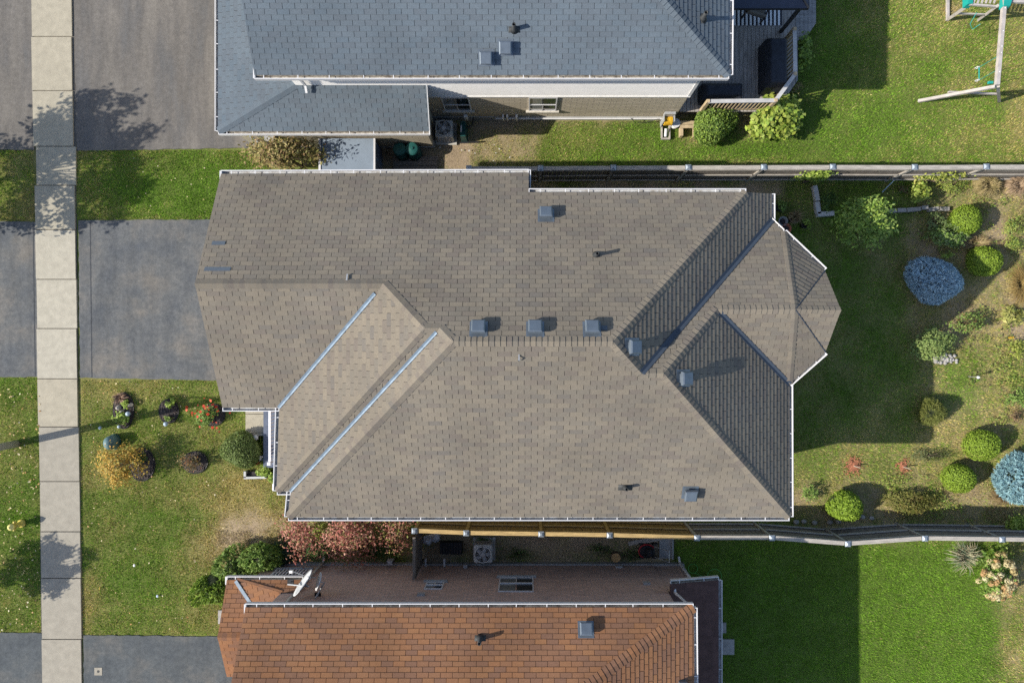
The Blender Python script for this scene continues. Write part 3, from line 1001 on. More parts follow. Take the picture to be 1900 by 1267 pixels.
MB().prism([(XWL, YW, 4.9), (XWL, 17.6, 4.9), (XWL, 13.0, 7.3)], [(XWL + .1, YW, 4.9), (XWL + .1, 17.6, 4.9), (XWL + .1, 13.0, 7.3)]).build('gable_wall', M_siding, hu)
walls(hu, [(-9.95, 7.09), (-3.45, 7.09), (-3.45, YW - .04), (-7.45, YW - .04), (-7.45, 16.9), (-9.95, 16.9)], .15, 2.5, M_brickU)
walls(hu, [(-9.98, 7.06), (-3.42, 7.06), (-3.42, YW - .06), (-7.47, YW - .06), (-7.47, 16.92), (-9.98, 16.92)], 0, .149, M_found, 'foundation')
for (xa, xb), zs in (((-2.92, -1.98), (1.02, 2.28)), ((.02, .98), (1.02, 2.28))):
    window(hu, xa, xb, zs[0], zs[1], YW - .005, -1, mat=plain('stone_sill', (.48, .45, .39), .85))
downspout(hu, [(-7.0, 7.72, 4.85), (-7.0, 8.02, 4.6), (-7.0, 8.04, 3.55), (-7.0, 7.85, 3.42)], M_white)
downspout(hu, [(-9.55, 6.9, 2.6), (-9.5, 7.02, 2.45), (-9.5, 7.02, .1), (-9.45, 6.7, .06)], M_white)
mb = MB().bar((-1.2, YW - .09, .34), (5.0, YW - .09, .34), .05, .05).build('conduit', M_white, hu)
for x, w_ in ((-.92, .05), (-.78, .06), (-.45, .07), (-2.3, .12)):
    MB().box(x, YW - .14, .25, x + w_, YW - .03, .62).build('wall_box', M_siding, hu)
MB().tube([(3.7, YW - .1, .42), (3.9, YW - .18, .2), (4.3, YW - .16, .15), (4.7, YW - .12, .4)], .012, 6).build('cable', M_dark, hu)
MB().box(-9.1, 6.88, 1.1, -8.75, 7.08, 1.5).build('meter_box', M_grey, hu)
MB().box(-8.45, 6.98, .5, -8.2, 7.08, .75).build('dryer_vent', M_grey, hu)
vents(roof_u, [(US, 938, 89), (US, 902, 108)])
stack(roof_u, US, 954, 56, .36, .055, .16); stack(roof_u, UE, 1304, 36, .42, .06, .14)

# ------------------------------------------------------------------ the rust shingled house (south)
hl = empty('rust_roof_house', (0, -8.1, 0), 'house with rust-brown shingle roof and brown brick wall, at the bottom of the picture', 'house')
DN = plane(0, -.55, through=(0, -7.72, 5.0)); DE = plane(-.31, 0, through=(4.93, 0, 5.0)); DS = plane(0, .55, through=(0, -17.7, 5.0))
XL = -8.27
d0 = solve(DN, ('x', XL), PYc(1127)); d1 = solve(DN, DE, PYc(1127)); d2 = solve(DN, DS, DE); d3 = solve(DN, DS, ('x', XL)); d4 = solve(DS, DE, ('y', -17.7)); d5 = solve(DS, ('x', XL), ('y', -17.7))
rd = Roof(hl, 'roof', M_shL, M_underL, .335, .143)
rd.face(d0, d1, d2, d3)
if d2.x > XL: rd.face(d1, d4, d2); rd.face(d3, d2, d4, d5)
nDN, nDE = nrm(DN), nrm(DE)
rd.cap_lines = [(d1, d2, nDN, nDE, .16)]
roof_d = rd.finish()
gutter(hl, d0, d1, NO, M_troughD, .85)
gutter(hl, d4, d1, EA, M_trough, .85)
MB().box(d0.x - .04, d0.y - .55, d0.z - .12, d0.x - .008, d0.y + .1, d0.z + .012).build('fascia_return', M_white, hl)
MB().bar(d0 + Vector((.01, -.55, .18)), d3 + Vector((.01, 0, -.12)), .02, .14).build('rake_board', M_underL, hl)
WY = -8.12
walls(hl, [(-8.0, WY), (-8.0, -17.4), (4.55, -17.4), (4.55, WY)], .2, 4.93, M_brickL)
walls(hl, [(4.50, WY - .02), (4.50, -17.0), (5.62, -17.0), (5.62, WY - .02)], .21, 2.75, M_brickL)
walls(hl, [(-9.45, WY - .01), (-9.45, -16.5), (-7.95, -16.5), (-7.95, WY - .01)], .21, 2.75, M_brickL)
walls(hl, [(-9.5, WY + .05), (-9.5, -17.4), (5.67, -17.4), (5.67, WY + .05)], 0, .22, M_found, 'foundation')
MB().prism([(-8.0, WY, 4.9), (-8.0, -17.4, 4.9), (-8.0, -12.7, 7.4)], [(-7.9, WY, 4.9), (-7.9, -17.4, 4.9), (-7.9, -12.7, 7.4)]).build('gable_wall', M_brickL, hl)
# low front roof: garage gable, valley and wrap-round skirt
a0, a1 = P(421, 1076, 2.70), P(440, 1076, 2.70)
GNp = plane(0, -.43, through=a0)
ap = solve(GNp, PXc(404), PYc(1182)); b0 = solve(GNp, PXc(470), PYc(1121)); apE = Vector((-7.9, ap.y, ap.z)); b1 = solve(GNp, ('x', -8.0), ('y', -8.9))
w1 = P(522, 1099, 2.97); w2 = P(508, 1122, 3.10); n2b = P(562, 1076, 2.70); n2c = P(552, 1099, 2.97)
rg = Roof(hl, 'garage_roof', M_shL, M_underL, .335, .143, label='low rust shingle garage roof below the dishes')
rg.face(a0, a1, b0, b1, apE, ap)
GSp = plane(0, .43, through=ap)
rg.face(ap, apE, solve(GSp, ('x', -7.9), ('y', 2 * ap.y - a0.y)), solve(GSp, ('x', a0.x), ('y', 2 * ap.y - a0.y)))
rg.face(a1, w1, w2, b0); rg.face(a1, n2b, n2c, w1)
fW = fn(a1, w1, w2, b0)
rg.cap_lines = [(ap, apE, nrm(GNp), nrm(GSp), .14), (a1, w1, fW, fn(a1, n2b, n2c, w1), .06)]
rg.valleys = [(a1, b0, nrm(GNp), fW, .10, plain('grey_valley_metal', (.36, .42, .46), .4, metal=.5))]
roof_g = rg.finish(keep=300)
gutter(hl, a0, n2b, NO, M_troughD, .8)
MB().box(a0.x - .05, a0.y - .15, a0.z - .12, a0.x - .006, a0.y + .11, a0.z + .012).build('fascia_return', M_white, hl)
# rear lean-to roof
EL = plane(-.22, 0, through=(6.22, 0, 2.72))
q0, q1, q2, q3 = solve(EL, ('x', 4.57), ('y', -7.78)), solve(EL, ('x', 6.22), ('y', -7.78)), solve(EL, ('x', 6.22), ('y', -17.0)), solve(EL, ('x', 4.57), ('y', -17.0))
M_leanto = plain('dark_brown_roofing', (.085, .048, .043), .9, vary=.3, scale=4, bump=.4, bscale=50)  # brown darkened for the shade on this low east slope
rt = MB().prism([p - Vector((0, 0, .12)) for p in (q0, q3, q2, q1)], [p for p in (q0, q3, q2, q1)]).build('rear_roof', M_leanto, hl)
gutter(hl, q2, q1, EA, M_trough, 1.0)
gutter(hl, q0, q1, NO, M_troughD, .9)
window(hl, -3.42, -2.82, 2.0, 2.62, WY, 1, mat=M_found)
window(hl, -.98, .18, 1.55, 2.85, WY, 1, mat=M_found)
wb = window(hl, -8.95, -7.75, .75, 1.45, WY, 1, split=False, mat=M_found)
for k in range(10):
    MB().box(-8.88 + k * .115, WY + .05, .8, -8.84 + k * .115, WY + .075, 1.42).build('window_bar', M_white, wb)
for x, z in ((-3.55, 3.05), (3.85, 2.05), (3.15, .35)):
    MB().box(x, WY, z, x + .24, WY + .07, z + .16).build('vent_cover', M_grey, hl)
for x in (-3.72, -3.05):
    MB().box(x, WY + .02, .35, x + .06, WY + .30, .42).build('exhaust_pipe', M_white, hl)
MB().box(-2.32, WY + .02, .35, -2.18, WY + .14, .6).build('meter_box', M_grey, hl)
M_dsp = plain('beige_downspout', (.40, .37, .33), .5, vary=.08)
downspout(hl, [(-7.46, -7.82, 4.85), (-7.46, -8.04, 4.65), (-7.46, -8.04, .15), (-7.46, -7.75, .05)], M_dsp)
downspout(hl, [(5.52, -7.85, 2.65), (5.52, -8.05, 2.5), (5.52, -8.05, .15), (5.50, -7.85, .06)], M_soffit)
downspout(hl, [(4.86, -7.85, 4.85), (4.78, -7.95, 4.0), (4.72, -8.06, 3.05), (4.72, -7.9, 3.0)], M_white)
vents(roof_d, [(DN, 1087, 1168)])
stack(roof_d, DN, 891, 1184, .40, .055, .16)
# flashing skylight corner low on the rear hip
p = solve(DE, PXc(1266), PYc(1264))
MB().box(p.x - .12, p.y - .3, p.z - .02, p.x + .1, p.y + .05, p.z + .18).build('skylight', M_vent, roof_d)

# satellite dishes on the front corner
def dish(name, label, c, r, aim, foot, sqz=1.0, mat=None):
    c, aim = Vector(c), Vector(aim).normalized()
    e = empty(name, foot, label, 'satellite dish', 'satellite dishes on the brick house')
    u = aim.cross(Vector((0, 0, 1))).normalized(); v = u.cross(aim)
    mb = MB(); n = 28; rings = []
    for side, off in ((1, 0), (-1, -.018)):
        ids = []
        for k in range(6):
            rr = r * k / 5
            dep = (rr / r) ** 2 * r * .16
            row = []
            for t in range(n):
                an = 2 * math.pi * t / n
                mb.v.append(tuple(c + u * rr * sqz * math.cos(an) + v * rr * math.sin(an) + aim * (dep + off)))
                row.append(len(mb.v) - 1)
            ids.append(row)
        for k in range(5):
            for t in range(n):
                w = (t + 1) % n
                mb.f.append([ids[k][t], ids[k + 1][t], ids[k + 1][w], ids[k][w]][::side]); mb.mi.append(0)
        rings.append(ids[-1])
    for t in range(n):
        w = (t + 1) % n
        mb.f.append([rings[0][t], rings[1][t], rings[1][w], rings[0][w]]); mb.mi.append(0)
    mb.build('reflector', mat or M_white, e, True)
    tip = c + aim * r * 1.15 - v * r * .55
    MB().tube([c - v * r * .95 + aim * .1, tip], .018, 6).tube([tip, tip + Vector((0, .0, .06))], .03, 6).build('feed_arm', M_grey, e)
    MB().box(tip.x - .05, tip.y - .04, tip.z, tip.x + .05, tip.y + .04, tip.z + .09).build('feed_horn', M_siding, e)
    MB().tube([c - aim * .03, c - aim * .16, Vector(foot) + Vector((0, 0, .25)), Vector(foot)], .024, 8).build('mast', M_grey, e)
    MB().box(foot[0] - .1, foot[1] - .08, foot[2] - .03, foot[0] + .1, foot[1] + .08, foot[2] + .02).build('foot_plate', M_dark, e)
M_dish = plain('pale_grey_dish', (.46, .48, .50), .5, vary=.04)
cd = P(565, 1083, 3.55)
dish('satellite_dish', 'larger pale satellite dish tilted on edge above the low rust garage roof', cd, .46, (-.76, .60, .22), (cd.x - .62, cd.y - .12, 3.02), mat=M_dish)
cd2 = P(593, 1079, 3.5)
dish('satellite_dish', 'smaller white satellite dish against the brick wall, right of the larger dish', cd2, .28, (-.88, .30, .36), (cd2.x - .15, WY + .03, 3.2), mat=M_white)

# ------------------------------------------------------------------ fences
def fence(name, label, tops, face, board_m, rail_m, cap_m, post_m, H_=1.82, sect=None, boards=True):
    """tops: photo pixels of the post tops. face=-1: rails and posts show on the -Y side, +1: on the +Y side."""
    q = [P(x, y, H_ + .04) for x, y in tops]
    e = empty(name, (q[0].x, q[0].y, 0), label, 'fence')
    for k, p in enumerate(q):
        MB().box(p.x - .05, p.y - .05, -.1, p.x + .05, p.y + .05, H_ + .03).build('post', post_m(k), e)
        MB().box(p.x - .095, p.y - .095, H_ + .03, p.x + .095, p.y + .095, H_ + .06, taper=.0).box(p.x - .085, p.y - .085, H_ + .06, p.x + .085, p.y + .085, H_ + .10, taper=.05).build('post_cap', M_cap, e)
    for k, (a, b) in enumerate(zip(q, q[1:])):
        d_ = (b - a).normalized(); sd = Vector((-d_.y, d_.x, 0)) * (1 if face > 0 else -1)
        if sd.y * face < 0: sd = -sd
        A, B = a + d_ * .1, b - d_ * .1
        MB().bar((A.x, A.y, H_), (B.x, B.y, H_), .14, .04).build('cap_rail', cap_m(k), e)
        for z in (.25, .95, 1.68):
            r0, r1 = A + sd * .045, B + sd * .045
            MB().bar((r0.x, r0.y, z), (r1.x, r1.y, z), .04, .09).build('rail', rail_m(k), e)
        L = (b - a).length
        n = int(L / .145)
        for j in range(n):
            t = (j + .5) / n
            p = a.lerp(b, t) - sd * .012
            w = L / n - random.uniform(.008, .02)
            h0 = random.uniform(-.012, .008)
            u = d_ * (w / 2)
            s2 = sd * .009
            MB().prism([Vector((p.x, p.y, .05)) + o for o in (-u - s2, u - s2, u + s2, -u + s2)],
                       [Vector((p.x, p.y, H_ - .03 + h0)) + o for o in (-u - s2, u - s2, u + s2, -u + s2)]).build('board', board_m(k), e)
    return e
old = lambda k: M_wood_old
fence('wooden_fence', 'grey weathered wooden fence between the brown roofed house and the swing set lawn',
      [(870, 313), (1003, 313), (1138, 312), (1277, 311.5), (1417, 311), (1545, 310.5), (1697, 311), (1830, 310), (1965, 310), (2100, 310)], -1,
      lambda k: M_wood_dk, old, old, old)
new = lambda k: M_wood_new if k < 4 else M_wood_old
fence('wooden_fence', 'wooden fence, yellow pine at left and grey at right, along the rust house',
      [(769, 985), (865, 989), (1004, 991), (1131, 993), (1293, 998), (1432, 998), (1573, 1009), (1716, 999), (1859, 1001), (2000, 1003)], 1,
      lambda k: M_wood_dkn if k < 4 else M_wood_dk, new, new, new)
# side gate panel from the fence corner to the brick wall
g0_, g1_ = P(769, 992, 1.86), Vector((0, 0, 0))
e = empty('side_gate', (g0_.x, g0_.y, 0), 'dark narrow wooden gate between the yellow fence corner and the brick wall', 'gate')
xg = g0_.x - .02
for k in range(9):
    y = g0_.y - .12 - k * .145
    MB().box(xg - .012, y - .137, .05, xg + .012, y, 1.78).build('board', M_wood_dk, e)
MB().box(xg - .05, -8.0, 1.78, xg + .05, g0_.y - .1, 1.83).build('cap_rail', M_wood_dk, e)
for z in (.3, 1.6): MB().box(xg + .013, -8.0, z, xg + .05, g0_.y - .1, z + .09).build('rail', M_wood_dk, e)
MB().box(xg - .05, -8.05, 0, xg + .05, -7.95, 1.9).build('post', M_wood_dk, e)

# ------------------------------------------------------------------ deck behind the blue-grey house
dk = empty('wooden_deck', (7.0, 9.5, 0), 'raised grey wooden deck with cut corners behind the blue-grey roofed house', 'deck')
ZD = .60
poly = [tuple(P(x, y, ZD)[:2]) for x, y in ((1262, 208), (1440, 208), (1480, 150), (1480, 76), (1494, 73), (1516, 41), (1516, -60), (1262, -60))]
poly = [(max(x, 5.37), y) for x, y in poly]
x0, x1 = 5.37, 9.55
n = 0
x = x0
while x < 9.55:
    q = clip_rect(poly, x, min(x + .134, 9.56), 7, 15)
    if len(q) > 2:
        MB().prism([(a, b, ZD - .035) for a, b in q], [(a, b, ZD + random.uniform(-.003, .003)) for a, b in q]).build('deck_board', M_deck, dk)
    x += .145
M_deckR = plain('grey_deck_border', (.25, .245, .245), .85, vary=.3, scale=2.5, bump=.4, bscale=26, stretch=(1, 6, 1))
for k in range(5):
    q = clip_rect(poly, 9.565 + k * .145, 9.565 + k * .145 + .135, 7, 15)
    if len(q) > 2: MB().prism([(a, b, ZD - .02) for a, b in q], [(a, b, ZD + .015) for a, b in q]).build('border_board', M_deckR, dk)
MB().prism([(a, b, .0) for a, b in [(5.45, 8.3), (8.8, 8.3), (9.4, 9.3), (9.4, 14.2), (5.45, 14.2)]], [(a, b, ZD - .04) for a, b in [(5.45, 8.3), (8.8, 8.3), (9.4, 9.3), (9.4, 14.2), (5.45, 14.2)]]).build('deck_frame', M_wood_dk, dk)
M_railtan = plain('tan_rail_wood', (.40, .315, .20), .8, vary=.25, scale=4, bump=.2)
def railing(a, b, topm, balm, nb):
    a, b = Vector(a), Vector(b)
    MB().bar((a.x, a.y, ZD + .95), (b.x, b.y, ZD + .95), .13, .04).build('hand_rail', topm, dk)
    MB().bar((a.x, a.y, ZD + .84), (b.x, b.y, ZD + .84), .04, .08).build('rail', balm, dk)
    MB().bar((a.x, a.y, ZD + .1), (b.x, b.y, ZD + .1), .04, .08).build('rail', balm, dk)
    for k in range(nb):
        p = a.lerp(b, (k + .6) / nb)
        MB().box(p.x - .02, p.y - .02, ZD + .04, p.x + .02, p.y + .02, ZD + .93).build('baluster', balm, dk)
M_railgrey = plain('pale_grey_rail', (.42, .42, .42), .8, vary=.15, scale=3, bump=.2)
rA, rB, rC, rD = (6.18, 8.24), (8.50, 8.27), (9.17, 9.18), (9.15, 10.72)
railing((*rA, 0), (*rB, 0), M_railgrey, M_railtan, 17); railing((*rB, 0), (*rC, 0), M_railgrey, M_railtan, 8); railing((*rC, 0), (*rD, 0), M_railgrey, M_railtan, 11)
for p in (rA, rB, rC, rD):
    MB().box(p[0] - .055, p[1] - .055, 0, p[0] + .055, p[1] + .055, ZD + 1.0).build('post', M_railtan, dk)
M_cover = plain('black_cover_cloth', (.022, .026, .036), .6, vary=.3, scale=5, bump=.5, bscale=7)
def covered(name, label, r, z0, z1, tp=.06, cat='covered grill'):
    x0, y0, x1, y1 = r
    mb = MB(); mb.box(x0, y0, z0, x1, y1, z0 + (z1 - z0) * .75, taper=.02)
    mb.box(x0 + .02, y0 + .02, z0 + (z1 - z0) * .75, x1 - .02, y1 - .02, z1, taper=tp)
    e = empty(name, ((x0 + x1) / 2, (y0 + y1) / 2, z0), label, cat)
    o = mb.build('cover', M_cover, e)
    bv = o.modifiers.new('b', 'BEVEL'); bv.width = .05; bv.segments = 3
    MB().tube([(x0 - .02, (y0 + y1) / 2 + .1, z0 + .6), (x0 - .09, (y0 + y1) / 2 + .05, z0 + .62), (x0 - .02, (y0 + y1) / 2 - .02, z0 + .6)], .012, 6).build('tie_strap', M_dark, e)
covered('covered_grill', 'tall black covered grill by the east deck railing', (8.20, 8.78, 8.98, 10.50), ZD, 1.62, .10)
covered('covered_bench', 'long low black covered chest against the house end of the deck', (6.05, 8.42, 7.52, 9.05), ZD, 1.30, .14, 'covered chest')
# gazebo
gz_ = empty('gazebo', (8, 12, ZD), 'dark navy gazebo canopy over the deck, cut by the top of the picture', 'gazebo')
M_navy = plain('navy_canopy', (.045, .055, .085), .75, vary=.15, scale=3)
A, B, C_, D_ = Vector((6.15, 10.78, 2.9)), Vector((9.08, 10.78, 2.9)), Vector((9.08, 13.7, 2.9)), Vector((6.15, 13.7, 2.9)); T_ = Vector((7.6, 12.2, 3.7))
mb = MB()
for a, b in ((A, B), (B, C_), (C_, D_), (D_, A)):
    mb.prism([a - Vector((0, 0, .03)), b - Vector((0, 0, .03)), T_ - Vector((0, 0, .03))], [a, b, T_])
mb.build('canopy', M_navy, gz_)
for p in (A, B, C_, D_):
    MB().bar(p + Vector((0, 0, .012)), T_ + Vector((0, 0, .012)), .05, .03).build('canopy_seam', M_dark, gz_)
for x, y in ((6.3, 11.05), (9.02, 11.05), (9.02, 13.5), (6.3, 13.5)):
    MB().box(x - .05, y - .05, ZD, x + .05, y + .05, 2.9).build('post', M_dark, gz_)
for a, b in ((A, B), (B, C_), (C_, D_), (D_, A)):
    MB().bar(a + Vector((0, 0, -.05)), b + Vector((0, 0, -.05)), .05, .08).build('beam', M_dark, gz_)
# striped rug and patio chair
M_rw, M_rb = plain('rug_white', (.80, .82, .85), .9, vary=.06), plain('rug_navy', (.03, .035, .05), .9, vary=.1)
mb = MB(); x = 5.9; k = 0
while x < 9.05:
    mb.box(x, 11.28, ZD + .004, min(x + .072, 9.12), 12.9, ZD + .012, k % 2); x += .072; k += 1
tag(mb.build('striped_rug', [M_rw, M_rb]), 'black and white striped rug on the deck under the gazebo', 'rug')
M_wick = plain('grey_brown_cushion', (.20, .185, .165), .9, vary=.2, scale=12)
ch = empty('patio_chair', (8.05, 11.75, ZD), 'brown framed patio chair with taupe back on the striped rug', 'chair')
ch.rotation_euler = (0, 0, math.radians(-18))
def cpart(name, mat, *bx):
    mb = MB()
    for b in bx: mb.box(*b)
    me = mb.mesh(name, mat); o = bpy.data.objects.new(name, me); COL.objects.link(o); o.parent = ch; return o
M_brownf = plain('dark_brown_frame', (.045, .03, .025), .5)
cpart('seat', M_wick, (-.3, -.28, .36, .3, .32, .44))
o = MB().prism([(-.3, -.34, .40), (.3, -.34, .40), (.3, -.26, .40), (-.3, -.26, .40)], [(-.3, -.56, 1.0), (.3, -.56, 1.0), (.3, -.50, 1.0), (-.3, -.50, 1.0)]).mesh('backrest', M_wick)
o = bpy.data.objects.new('backrest', o); COL.objects.link(o); o.parent = ch
for sx in (-.36, .32):
    cpart('armrest', M_brownf, (sx, -.4, .6, sx + .05, .3, .64))
    for sy in (-.34, .26): cpart('leg', M_brownf, (sx, sy, 0, sx + .05, sy + .05, .6))

# ------------------------------------------------------------------ hose reel, bucket, step, air conditioners, bins, shed
px = P(1240, 214, .6)
hr = empty('hose_reel', (px.x, 7.9, 0), 'hose reel with yellow hose on a wooden stand at the block wall corner', 'hose reel')
MB().box(px.x - .19, 8.0, .62, px.x + .19, 8.09, .95).build('back_plate', M_grey, hr)
M_yel = plain('yellow_hose', (.62, .38, .03), .5, vary=.15)
for k in range(6):
    x = px.x - .13 + k * .05
    MB().tube([(x, 7.9 + .15 * math.cos(a), .55 + .15 * math.sin(a)) for a in np.linspace(0, 2 * math.pi, 13)], .022, 6, cap=False).build('hose_coil', M_yel, hr)
for sx in (-.2, .17): MB().bar((px.x + sx + .015, 7.9, .1), (px.x + sx + .015, 7.9, .8), .03, .2, up=(0, 1, 0)).build('side_plate', M_grey, hr)
for sx in (-.16, .12): MB().box(px.x + sx, 7.38, .02, px.x + sx + .05, 8.0, .14).build('skid', M_wood_old, hr)
MB().box(px.x - .16, 7.36, .02, px.x + .17, 7.42, .12).build('cross_bar', M_wood_old, hr)
MB().tube([(px.x + .0, 7.46, .12), (px.x + .0, 7.72, .22)], .055, 10).build('downpipe', M_white, hr)
px2 = P(1254, 229, .35)
bk = empty('bucket', (px2.x, px2.y, 0), 'white lidded bucket beside the hose reel', 'bucket')
MB().lathe((px2.x, px2.y, 0), [(.13, 0), (.155, .33)], 18).build('body', M_siding, bk, True)
MB().lathe((px2.x, px2.y, .33), [(.165, 0), (.165, .025), (.15, .03), (.14, .022), (.02, .022)], 18).build('lid', M_white, bk)
px3 = P(1277, 238, .3)
st = empty('wooden_step', (px3.x, px3.y, 0), 'small tan wooden step below the deck, right of the white bucket', 'step')
for k in range(2): MB().box(px3.x - .3, px3.y - .02 + k * .14, .30, px3.x + .32, px3.y + .10 + k * .14, .34).build('tread', M_railtan, st)
for sx in (-.28, .22): MB().box(px3.x + sx, px3.y - .28, 0, px3.x + sx + .1, px3.y + .2, .29).build('side_block', M_railtan, st)

def air_con(label, x, y, s, h):
    e = empty('air_conditioner', (x, y, 0), label, 'air conditioner', 'outdoor air conditioner units')
    mb = MB(); mb.box(x - s, y - s, .05, x + s, y + s, h - .04)
    o = mb.build('casing', M_acgrey, e); b = o.modifiers.new('b', 'BEVEL'); b.width = .06; b.segments = 3
    for k in range(9):
        z = .14 + k * (h - .25) / 9
        MB().box(x - s - .008, y - s * .8, z, x - s + .002, y + s * .8, z + .02).box(x + s - .002, y - s * .8, z, x + s + .008, y + s * .8, z + .02).box(x - s * .8, y - s - .008, z, x + s * .8, y - s + .002, z + .02).build('louvre', M_grey, e)
    MB().lathe((x, y, h - .035), [(s * .84, 0), (s * .84, .004)], 26).build('fan_well', M_dark, e)
    mb = MB()
    for k in range(26):
        a0_, a1_ = 2 * math.pi * k / 26, 2 * math.pi * (k + 1) / 26
        mb.prism([(x + r * math.cos(t), y + r * math.sin(t), h - .04) for r, t in ((s * .82, a0_), (s * .92, a0_), (s * .92, a1_), (s * .82, a1_))],
                 [(x + r * math.cos(t), y + r * math.sin(t), h + .01) for r, t in ((s * .82, a0_), (s * .92, a0_), (s * .92, a1_), (s * .82, a1_))])
    mb.build('fan_ring', M_acgrey, e)
    for k in range(5):
        t = 2 * math.pi * k / 5
        MB().bar((x, y, h - .028), (x + s * .76 * math.cos(t), y + s * .76 * math.sin(t), h - .02), .12, .012).build('fan_blade', M_grey, e)
    mb = MB()
    for k in range(1, 6):
        r = s * .82 * k / 6
        mb.tube([(x + r * math.cos(t), y + r * math.sin(t), h + .006) for t in np.linspace(0, 2 * math.pi, 25)], .004, 4, cap=False)
    for k in range(8):
        t = math.pi * k / 8
        mb.tube([(x + s * .84 * math.cos(t), y + s * .84 * math.sin(t), h + .004), (x - s * .84 * math.cos(t), y - s * .84 * math.sin(t), h + .004)], .004, 4)
    mb.build('fan_guard', M_grey, e)
    MB().lathe((x, y, h - .0), [(.075, 0), (.075, .018), (.06, .022)], 14).build('hub', M_white if s < .33 else M_grey, e)
    MB().box(x - s - .08, y - s - .08, 0, x + s + .08, y + s + .08, .05).build('pad', M_conc, e)
p = P(823, 238, .78); air_con('grey air conditioner by the white siding, left of the green utility pedestal', p.x, p.y, .31, .78)
p = P(896, 1029, .75); air_con('grey air conditioner with round fan beside the brown brick wall', p.x, p.y, .33, .75)
p = P(860, 240, .7)
up = empty('utility_pedestal', (p.x, p.y, 0), 'dark green utility pedestal with pipes, right of the air conditioner', 'utility box')
M_dgreen = plain('dark_green_plastic', (.012, .06, .058), .45, vary=.2)
MB().box(p.x - .14, p.y - .3, 0, p.x + .1, p.y + .3, .72, taper=.03).build('body', M_dgreen, up)
MB().box(p.x - .10, p.y - .12, .72, p.x - .06, p.y + .12, .735).build('label_plate', M_white, up)
MB().tube([(p.x + .1, p.y + .1, .5), (p.x + .3, p.y + .2, .5), (p.x + .34, YW - .1, .5)], .03, 8).tube([(p.x - .2, p.y - .32, .1), (p.x + .5, p.y - .30, .14)], .03, 8).build('pipes', M_dark, up)
for lab, bx, by in (('left one of two dark green round compost bins between the houses', 741, 277), ('right one of two dark green round compost bins between the houses', 764, 276)):
    p = P(bx, by, .8)
    e = empty('compost_bin', (p.x, p.y, 0), lab, 'compost bin', 'green compost bins')
    MB().lathe((p.x, p.y, 0), [(.27, 0), (.25, .4), (.21, .72)], 18).build('body', M_dgreen, e, True)
    MB().lathe((p.x, p.y, .72), [(.235, 0), (.235, .04), (.2, .07), (.05, .1), (.05, .13)], 18).build('lid', plain('green_lid', (.015, .085, .078), .45, vary=.2), e)
e = empty('wooden_platform', tuple(P(770, 304, .1)), 'weathered plank platform on the ground below the compost bins', 'platform')
r = rect(729, 290, 812, 326, .12)
nb = 4
for k in range(nb):
    y0 = r[1] + (r[3] - r[1]) * k / nb
    MB().box(r[0], y0 + .006, .05, r[2] + random.uniform(-.03, .03), y0 + (r[3] - r[1]) / nb - .008, .12).build('plank', M_wood_dk, e)
for k in range(3): MB().box(r[0] + .1 + k * .7, r[1], 0, r[0] + .2 + k * .7, r[3], .05).build('bearer', M_wood_dk, e)
# low shed between the houses
M_shedroof = plain('pale_blue_grey_roofing', (.19, .235, .29), .7, vary=.1, scale=2)
x0, x1, y0, y1, zs = -7.18, -5.28, 5.35, 6.98, 1.5
e = empty('lean_to_shed', ((x0 + x1) / 2, (y0 + y1) / 2, 0), 'small shed with flat pale blue-grey roof and white edges between the two houses', 'shed')
MB().box(x0 + .05, y0 + .03, 0, x1 - .06, y1, zs - .06).build('wall', plain('blue_shed_wall', (.13, .16, .23), .6, vary=.1), e)
MB().box(x0, y0, zs - .06, x1, y1, zs).build('roof', M_shedroof, e)
MB().box(x0 - .03, y0, zs - .09, x0 + .045, y1, zs + .025).build('edge_trim', M_white, e)
MB().box(x1 - .04, y0, zs - .09, x1 + .02, y1, zs + .03).build('edge_trim', M_white, e)
for k in range(3): MB().box(x1 - .06, y0 + .12 + k * .52, .15, x1 - .045, y0 + .5 + k * .52, 1.3).build('wall_panel', M_porch, e)

# ------------------------------------------------------------------ swing set
M_play = plain('grey_play_timber', (.38, .35, .33), .8, vary=.2, scale=4, bump=.3)
M_teal = plain('teal_plastic', (.015, .27, .235), .4, vary=.1)
sset = empty('swing_set', (15.8, 9.5, 0), 'grey timber swing set with teal brackets and trapeze on the upper lawn', 'swing set')
bt0, bt1 = Vector((15.78, 8.62, 2.02)), Vector((16.15, 12.9, 2.02))
MB().bar(bt0, bt1, .12, .13).build('beam', M_play, sset)
for t in (.1, .25, .3, .42, .6, .65, .72, .8, .9):
    p = bt0.lerp(bt1, t); MB().lathe((p.x + .02, p.y, 2.085), [(.022, 0), (.015, .012)], 8).build('bolt', M_white, sset)
MB().bar((14.27, 8.78, .04), (15.74, 8.58, 2.0), .1, .1).build('leg', M_play, sset)
MB().bar((17.22, 8.78, .04), (15.86, 8.62, 1.95), .1, .1).build('leg', M_play, sset)
MB().bar((14.82, 8.79, .92), (16.55, 8.72, .92), .05, .1).build('cross_bar', M_play, sset)
MB().box(15.55, 8.7, 1.88, 15.70, 8.78, 1.96).build('bracket', M_teal, sset)
for y in (9.15, 9.6):
    MB().tube([(15.82, y, 1.96), (15.84, y + .02, 1.05)], .009, 5).build('rope', M_teal, sset)
    MB().tube([(15.84 - .05 + .06 * math.cos(a), y + .02 + .0, 1.0 + .09 * math.sin(a)) for a in np.linspace(0, 2 * math.pi, 11)], .014, 6, cap=False).build('ring', M_white, sset)
MB().tube([(15.84, 9.17, 1.02), (15.84, 9.62, 1.02)], .02, 8).build('trapeze_bar', M_teal, sset)
